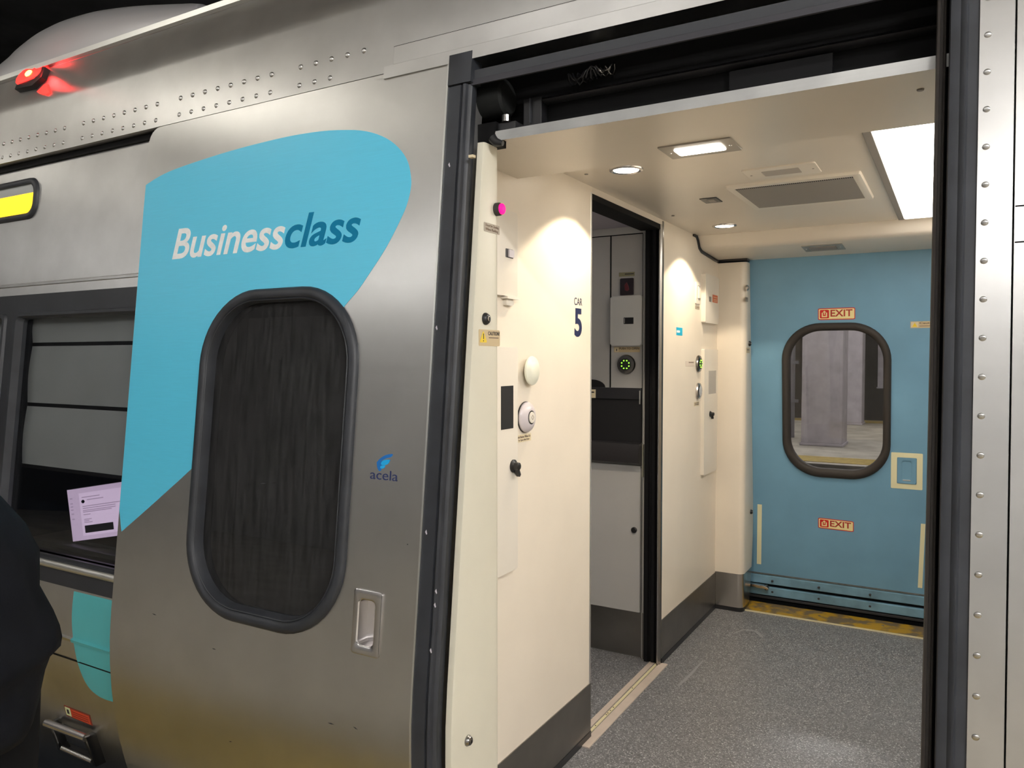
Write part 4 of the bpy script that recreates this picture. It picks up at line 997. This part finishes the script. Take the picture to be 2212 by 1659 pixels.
# ================================================================== 13. ceiling fittings
lum = thing('ceiling_luminaire', 'large bright three-panel ceiling luminaire at the right of the vestibule', 'ceiling light', (-.05, 2.93, ZC))
for y0, y1 in ((2.06, 2.640), (2.646, 3.180), (3.186, 3.668)):
    bm = B(); slab(bm, ceil_f, rect(-.200, .10, y0, y1), .003, .009, .002); make('diffuser', bm, PANEL_L, lum)
bm = B(); slab(bm, ceil_f, rect(-.226, -.203, 2.05, 3.69), 0, .008, .002); make('side_frame', bm, GRILLE, lum)
bm = B(); slab(bm, ceil_f, rect(-.203, .12, 3.670, 3.69), 0, .008, .002); make('end_frame', bm, CREAM_B, lum)
bm = B(); slab(bm, ceil_f, rect(.103, .122, 2.05, 3.69), 0, .008, .002); make('side_frame', bm, GRILLE, lum)
def rect_fixture(nm, lab, fm, u0, u1, v0, v1, lit):
    t = thing(nm, lab, 'ceiling light', fm((u0 + u1) / 2, (v0 + v1) / 2, 0))
    bm = B(); slab(bm, fm, rrect(u0, u1, v0, v1, .004, 3), -.001, .003, .001); make('plate', bm, mat('fixture_plate', (.36, .33, .29), .35, .5) if 'fixture_plate' not in bpy.data.materials else bpy.data.materials['fixture_plate'], t)
    du_, dv = (u1 - u0) * .17, (v1 - v0) * .25
    bm = B(); slab(bm, fm, rrect(u0 + du_, u1 - du_, v0 + dv, v1 - dv, .008, 4), .0025, .006, .002); make('lens', bm, LED_L if lit else GRILLE, t)
    for u in (u0 + .014, u1 - .014): make('screw', lathe(B(), fm, u, (v0 + v1) / 2 , [(.004, .002), (.003, .0045)], 10), ALU, t)
rect_fixture('strip_light', 'bright rectangular light in a grey plate on the near ceiling soffit', soff, -.648, -.470, 1.836, 1.958, True)
def beam_f(u, v, w): return Vector((u, v, 1.882 - (v - 3.82) * (.013 / .24) - w))
rect_fixture('strip_light', 'unlit grey rectangular light plate under the far ceiling beam', beam_f, -.650, -.470, 3.862, 4.01, False)
def downlight(y, lab):
    t = thing('downlight', lab, 'ceiling light', (-.915, y, ZC))
    bm = B(); ring(bm, ceil_f, circ(-.915, y, .054, 32), circ(-.915, y, .040, 32), [(0, -.001), (.1, .004), (.6, .006), (1, .002)]); make('rim', bm, CHROME, t, 50)
    bm = B(); lathe(bm, ceil_f, -.915, y, [(.041, -.001), (.040, .003), (.02, .004)], 28); make('lens', bm, DOWN_L, t)
    li = bpy.data.lights.new('downlight_beam', 'SPOT'); li.energy = 19; li.color = (1.0, .84, .62); li.spot_size = math.radians(116); li.spot_blend = .16; li.shadow_soft_size = .018
    o = bpy.data.objects.new('lamp_beam', li); COL.objects.link(o); o.parent = t; o.location = (0, 0, -.012)
downlight(2.306, 'round chrome downlight near the top of the near cream wall'); downlight(3.497, 'round downlight near the far end of the ceiling, over the far bulkhead wall')
sp = thing('speaker_plate', 'pale perforated plate on the ceiling just in front of the vent grille', 'ceiling plate', (-.49, 2.57, ZC))
bm = B(); slab(bm, ceil_f, rrect(-.604, -.383, 2.498, 2.645, .01, 4), -.001, .004, .002); make('plate', bm, CREAM_B, sp, 40)
bm = B(); slab(bm, ceil_f, rrect(-.55, -.437, 2.535, 2.606, .004, 2), .0038, .0045); make('perforation', bm, mat('perforated', (.42, .38, .34), .5), sp)
for u in (-.588, -.399): make('screw', lathe(B(), ceil_f, u, 2.572, [(.004, .003), (.003, .005)], 8), GRILLE, sp)
vg = thing('vent_grille', 'large rectangular ventilation grille with a perforated grey face on the ceiling', 'vent', (-.49, 2.92, ZC))
bm = B(); ring(bm, ceil_f, rrect(-.705, -.275, 2.693, 3.15, .006, 3), rrect(-.681, -.302, 2.727, 3.117, .003, 3), [(0, -.001), (.1, .009), (.5, .011), (1, .009), (1, -.001)]); make('frame', bm, CREAM_B, vg, 40)
bm = B(); slab(bm, ceil_f, rect(-.683, -.300, 2.725, 3.119), -.001, .0085); gf = make('face', bm, GRILLE, vg)
bm = B()
for i in range(58):
    x = -.676 + i * .0065; slab(bm, ceil_f, rect(x, x + .0032, 2.731, 2.745), .0085, .0089)
pf = make('edge_perforations', bm, BLACK, vg); pf['kind'] = 'stuff'
sn = thing('ceiling_sensor', 'small black rectangular sensor on the ceiling between downlight and vent', 'sensor', (-.81, 2.91, ZC))
bm = B(); slab(bm, ceil_f, rect(-.845, -.782, 2.865, 2.955), -.001, .003, .001); make('plate', bm, BLACKP, sn)
bm = B(); slab(bm, ceil_f, rect(-.822, -.797, 2.885, 2.935), .003, .004); make('eye', bm, GRILLE, sn)
for x, y, nm in ((-1.05, 2.30, 'a'), (-.07, 1.70, 'b'), (-1.04, 3.15, 'c')):
    o = make('ceiling_screw', lathe(B(), ceil_f if y > 2 else soff, x, y, [(.007, -.001), (.006, .002), (.003, .0025)], 12), GRILLE)
    tag(o, {'a': 'tiny grey screw head in the ceiling beside the near downlight', 'b': 'tiny dark screw head in the near soffit by the right jamb', 'c': 'tiny grey screw head in the ceiling above the bulkhead doorway'}[nm], 'screw')

# ================================================================== 14. the station
struct('floor_platform', box(B(), -14, 10, -9, .72, -.30, -.03), PLATF)
struct('trim_19', box(B(), -14, 10, .72, 1.27, -.30, -.028), YELL)
struct('trim_20', box(B(), -14, 10, 1.27, 1.335, -.30, -.028), PLATF)
struct('ceiling_platform', box(B(), -16, 12, -9.2, 1.3, 3.85, 4.0), CEILP)
struct('wall_platform', box(B(), -14, 10, -6.6, -6.4, -.03, 3.75), WALLB)
struct('wall_platform_left', box(B(), -14.2, -14, -9, 1.2, -.03, 3.75), TUNNEL)
struct('wall_platform_right', box(B(), 10, 10.2, -9, 1.2, -.03, 3.75), WALLB)
struct('ceiling_tunnel', box(B(), -40, 25, 1.6, 34, 6.0, 6.2), TUNNEL)
struct('wall_tunnel', box(B(), -40, 25, 33.8, 34, -1.2, 6.0), mat('far_tunnel_wall', (.16, .14, .13), .8, var=.2, vscale=.6))
struct('wall_tunnel_left', box(B(), -40.2, -40, 1.6, 34, -1.2, 6.0), TUNNEL)
struct('floor_track', box(B(), -40, 25, 4.3, 10.45, -1.3, -1.2), BEDM)
struct('floor_far_platform', box(B(), -40, 25, 10.45, 18.3, -1.2, -.002), PLATF)
struct('floor_far_track', box(B(), -40, 25, 18.3, 34, -1.3, -1.2), BEDM)
tag(make('safety_line', box(B(), -40, 25, 10.62, 11.2, -.004, .004), YELL), 'broad near yellow platform line seen through the blue door window', 'safety line')
tag(make('safety_line', box(B(), -40, 25, 17.55, 18.15, -.004, .004), YELL), 'thin far yellow platform line seen through the blue door window', 'safety line')
def column(x, y, w, d, lab, zb_=0.0):
    c = thing('concrete_column', lab, 'column', (x, y, zb_))
    bm = B(); box(bm, x - w / 2, x + w / 2, y - d / 2, y + d / 2, zb_, 4.6, .05); make('shaft', bm, CONC, c)
    bm = B(); box(bm, x - w / 2 - .015, x + w / 2 + .015, y - d / 2 - .015, y + d / 2 + .015, zb_, zb_ + .04, .01); make('foot', bm, CONC, c)
    bm = B(); box(bm, x - w / 2 - .15, x + w / 2 + .15, y - d / 2 - .15, y + d / 2 + .15, 4.6, 6.0); make('head', bm, CONC, c)
column(-1.78, 12.85, .60, .60, 'wide concrete column nearest the window, seen through the blue door')
column(-1.80, 17.1, .34, .5, 'narrower concrete column behind the wide one, seen through the blue door')
column(-1.30, 22.5, 1.0, .5, 'dark concrete column across the far track, seen through the blue door', .55)
sr = thing('pipe_rack', 'grey upright pipes with brackets left of the wide column, seen through the blue door', 'pipes', (-2.45, 13.6, 0))
for x in (-2.42, -2.62): make('pipe', tube(B(), [(x, 13.7, 0), (x, 13.7, 5.9)], .05, 10), PIPE, sr, 60)
for z in (.6, 1.25, 1.9, 2.6): make('bracket', boxb(-2.7, -2.3, 13.6, 13.64, z, z + .05), PIPE, sr)
make('lamp', boxb(-2.62, -2.56, 13.55, 13.6, 2.12, 2.2), emis('amber_lamp', (1.0, .6, .1), 2.0), sr)
# fluorescent fittings of both platforms, plus added ones to the right
def fluoro(x, y, z, lab, grp, m_, L_=1.25):
    t = thing('fluorescent_light', lab, 'ceiling light', (x, y, z), grp)
    bm = B(); box(bm, x - L_ / 2 - .03, x + L_ / 2 + .03, y - .035, y + .035, z + .03, z + .07, .01); make('housing', bm, SILVER, t)
    for s in (-.06, .06): make('tube', tube(B(), [(x - L_ / 2, y + s, z + .008), (x + L_ / 2, y + s, z + .008)], .019, 6), m_, t, 60)
for x, m_ in ((-7.2, TUBE_M), (-4.1, TUBE_M), (-1.45, TUBE_L)):
    fluoro(x, -.30, 3.42, 'twin-tube fluorescent light over the platform left of the open doorway', 'fluorescent lights left of the doorway', m_)
for x, y in ((2.7, -1.5), (4.3, -1.5), (5.9, -1.5), (2.7, -2.7)):  # unseen lamps added to light the car side without mirroring in the door
    fluoro(x, y, 3.42, 'added unseen twin-tube light right of the open doorway, brightening the car side', 'added fill lights right of the doorway', TUBE_H)
for x in (-9.0, -6.0, -3.0, 0.0, 3.0, 6.0):
    fluoro(x, -3.6, 3.42, 'twin-tube fluorescent light over the back of the near platform', 'fluorescent lights over the back of the near platform', TUBE_B)
for x, y in ((-1.2, 10.6), (-5.0, 10.6), (2.6, 10.6), (.9, 15.0), (-4, 15.0)):
    fluoro(x, y, 4.2, 'twin-tube fluorescent light over the far platform', 'fluorescent lights over the far platform', TUBE_H)

# ================================================================== 15. the passer-by in a black coat (cut off by the left edge)
def skin_obj(name, joints, edges, m, parent, sub=2, root=0):
    me = bpy.data.meshes.new(name)
    me.from_pydata([Vector(j[0]) - ORG[parent.name] for j in joints], edges, []); me.update()
    o = bpy.data.objects.new(name, me); COL.objects.link(o); o.parent = parent
    md = o.modifiers.new('skin', 'SKIN')
    for i, j in enumerate(joints):
        r = j[1] if isinstance(j[1], tuple) else (j[1], j[1]); me.skin_vertices[0].data[i].radius = r
    me.skin_vertices[0].data[root].use_root = True
    s = o.modifiers.new('sub', 'SUBSURF'); s.levels = sub; s.render_levels = sub
    dg = bpy.context.evaluated_depsgraph_get()
    me2 = bpy.data.meshes.new_from_object(o.evaluated_get(dg)); o.modifiers.clear(); o.data = me2
    me2.materials.clear(); me2.materials.append(m)
    for p in me2.polygons: p.use_smooth = True
    ORG[o.name] = ORG[parent.name]
    return o
# figure's own axes: f = walking direction (along -x), r = towards the train
PX, PY = -1.095, .405
def P(f, r, z): return (PX - f, PY + r, z)
per = thing('person', 'person in a black coat walking out of the left edge, elbow out', 'person', (PX, PY, -.03))
J_ = [(P(0, 0, .86), (.115, .09)), (P(.03, 0, 1.0), (.105, .085)), (P(.11, 0, 1.13), (.12, .085)), (P(.18, 0, 1.225), (.05, .05)), (P(.20, 0, 1.262), (.05, .05)), (P(.225, 0, 1.31), (.068, .062)), (P(.245, 0, 1.385), (.084, .072)), (P(.245, 0, 1.445), (.056, .052)),
      (P(0, .08, .80), (.075, .075)), (P(.03, .09, .43), (.05, .05)), (P(-.02, .09, .06), (.036, .038)), (P(.12, .09, .005), (.03, .028)),
      (P(0, -.08, .80), (.075, .075)), (P(.12, -.09, .44), (.05, .05)), (P(.10, -.09, .06), (.036, .038)), (P(.22, -.09, .005), (.03, .028)),
      (P(.13, .10, 1.13), (.04, .04)), (P(.0, .10, .99), (.034, .034)), (P(.07, .09, .96), (.028, .028)),
      (P(.13, -.13, 1.14), (.045, .045)), (P(.03, -.20, .95), (.036, .036)), (P(.12, -.22, .74), (.028, .028))]
E_ = [(0, 1), (1, 2), (2, 3), (3, 4), (4, 5), (5, 6), (6, 7), (0, 8), (8, 9), (9, 10), (10, 11), (0, 12), (12, 13), (13, 14), (14, 15), (2, 16), (16, 17), (17, 18), (2, 19), (19, 20), (20, 21)]
skin_obj('body', J_, E_, SKIN, per)
# a hand on the far side, five fingers, half curled
hb = P(.13, -.225, .715)
Hj = [(hb, (.026, .016))]; He = []
for k, (dx, ln) in enumerate(((.020, .062), (.007, .070), (-.007, .066), (-.020, .052))):
    b0 = len(Hj)
    Hj += [(P(.13 + dx, -.225, .665), (.0085, .0085)), (P(.133 + dx, -.215, .665 - ln * .55), (.008, .008)), (P(.136 + dx, -.195, .665 - ln), (.007, .007))]
    He += [(0, b0), (b0, b0 + 1), (b0 + 1, b0 + 2)]
b0 = len(Hj); Hj += [(P(.162, -.215, .70), (.010, .010)), (P(.175, -.20, .665), (.008, .008))]; He += [(0, b0), (b0, b0 + 1)]
skin_obj('hand', Hj, He, SKIN, per)
# coat: one loft round the leaning body, sleeves lofted on
def ell(f, r, z, a, b, n=40, seed=0.):
    out = []
    for k in range(n):
        t = 2 * PI * k / n
        g = 1 + .035 * math.sin(5 * t + 9 * z + seed) + .022 * math.sin(9 * t - 31 * z) + .018 * math.sin(60 * z + 3 * math.sin(2 * t))
        out.append(Vector(P(f + a * g * math.cos(t), r + b * g * math.sin(t), z)))
    return out
def loft_rings(rings):
    bm = B(); rows = [[bm.verts.new(p) for p in q] for q in rings]; n = len(rows[0])
    for a, b in zip(rows, rows[1:]):
        for k in range(n): bm.faces.new((a[k], a[(k + 1) % n], b[(k + 1) % n], b[k]))
    bm.faces.new(rows[0][::-1]); bm.faces.new(rows[-1]); return bm
prof = [(1.27, .055, .15), (1.25, .08, .13), (1.225, .105, .105), (1.195, .126, .072), (1.17, .142, .048), (1.135, .156, .030), (1.10, .166, .015), (1.06, .170, .01), (1.03, .173, .003), (1.01, .176, 0), (.995, .180, 0), (.983, .181, 0), (.972, .172, 0), (.955, .168, 0), (.94, .165, 0), (.92, .161, 0), (.90, .156, 0), (.888, .150, 0), (.882, .132, 0), (.886, .10, 0)]
coat = make('coat', loft_rings([ell(f + .0, 0, z, r, r * .97) for z, r, f in prof]), COAT, per, 70)
for sgn, js in ((1, [(.17, .08, 1.19, .055), (.12, .11, 1.13, .062), (.05, .115, 1.06, .062), (.0, .105, 1.0, .058), (.03, .115, .97, .054), (.08, .12, .95, .046)]), (-1, [(.17, -.08, 1.19, .055), (.12, -.15, 1.14, .07), (.05, -.20, 1.06, .07), (.02, -.215, .97, .066), (.06, -.222, .87, .06), (.12, -.225, .765, .05)])):
    sm_ = smooth_pts(js, 4); rings = []
    for k, (f, r, z, rad) in enumerate(sm_):
        a = Vector(P(*sm_[max(k - 1, 0)][:3])); b = Vector(P(*sm_[min(k + 1, len(sm_) - 1)][:3])); d = (b - a).normalized()
        e1 = d.cross(Vector((0, 1, .2))).normalized(); e2 = d.cross(e1).normalized()
        rr = rad * (1 + .05 * math.sin(2.1 * k))
        rings.append([Vector(P(f, r, z)) + (e1 * math.cos(2 * PI * q / 20) + e2 * math.sin(2 * PI * q / 20)) * rr * (1 + .03 * math.sin(3 * q + k)) for q in range(20)])
    make('sleeve', loft_rings(rings), COAT, coat, 70)
for sgn, js in ((1, [(0, .07, .92, .10), (.01, .08, .76, .088), (.03, .09, .43, .068), (-.02, .09, .10, .058), (-.02, .09, .05, .06)]), (-1, [(0, -.07, .92, .10), (.05, -.08, .76, .088), (.12, -.09, .44, .068), (.10, -.09, .10, .058), (.10, -.09, .05, .06)])):
    sm_ = smooth_pts(js, 4)
    make('trouser_leg', loft_rings([[Vector(P(f + rad * math.cos(2 * PI * q / 20), r + rad * math.sin(2 * PI * q / 20), z)) for q in range(20)] for f, r, z, rad in sm_]), TROU, per, 70)
for r_, f_, z_ in ((.09, .0, .02), (-.09, .12, .02)):
    skin_obj('shoe', [(P(f_ - .05, r_, z_ + .01), (.045, .042)), (P(f_ + .06, r_, z_), (.042, .034)), (P(f_ + .16, r_, z_ - .005), (.036, .026))], [(0, 1), (1, 2)], SHOE, per)
skin_obj('hair', [(P(.185, 0, 1.325), (.068, .070)), (P(.205, 0, 1.405), (.088, .08)), (P(.232, 0, 1.462), (.060, .060))], [(0, 1), (1, 2)], HAIR, per)
bm = B(); bmesh.ops.create_uvsphere(bm, u_segments=14, v_segments=10, radius=.013)
for v in bm.verts: v.co = Vector(P(.308, 0, 1.362)) + Vector((v.co.x * 1.6, v.co.y, v.co.z * 1.5))
make('nose', bm, SKIN, per, 60)
for q in (-.033, .033):
    bm = B(); bmesh.ops.create_uvsphere(bm, u_segments=12, v_segments=8, radius=.012)
    for v in bm.verts: v.co = Vector(P(.298, q, 1.384)) + v.co
    make('eye', bm, mat('eye_%d' % (q > 0), (.05, .04, .035), .2), per, 60)
bm = B(); bmesh.ops.create_uvsphere(bm, u_segments=12, v_segments=8, radius=.02)
for v in bm.verts: v.co = Vector(P(.288, 0, 1.326)) + Vector((v.co.x * .5, v.co.y, v.co.z * .35))
make('mouth', bm, mat('lips', (.35, .14, .12), .5), per, 60)

# ================================================================== world, camera
w = bpy.data.worlds.new('World'); SC.world = w; w.use_nodes = True
w.node_tree.nodes['Background'].inputs[0].default_value = (.5, .55, .65, 1)
w.node_tree.nodes['Background'].inputs[1].default_value = .02
cam = bpy.data.cameras.new('Camera'); co = bpy.data.objects.new('Camera', cam); COL.objects.link(co)
cam.sensor_width = 36; cam.lens = 36 * 1664 / 2212; cam.clip_start = .02; cam.clip_end = 200
co.location = (0, 0, 1.35)
co.rotation_euler = (math.radians(90 - 1.94), 0, math.radians(30))
SC.camera = co
SC.view_settings.view_transform = 'Standard'; SC.view_settings.look = 'None'; SC.view_settings.gamma = 1; SC.view_settings.use_curve_mapping = False
SC.view_settings.exposure = 0.05
SC.cycles.use_denoising = True
SC.cycles.adaptive_threshold = .1
SC.cycles.max_bounces = 7
SC.cycles.diffuse_bounces = 4
SC.cycles.glossy_bounces = 4; SC.cycles.transparent_max_bounces = 12
SC.cycles.sample_clamp_indirect = 6
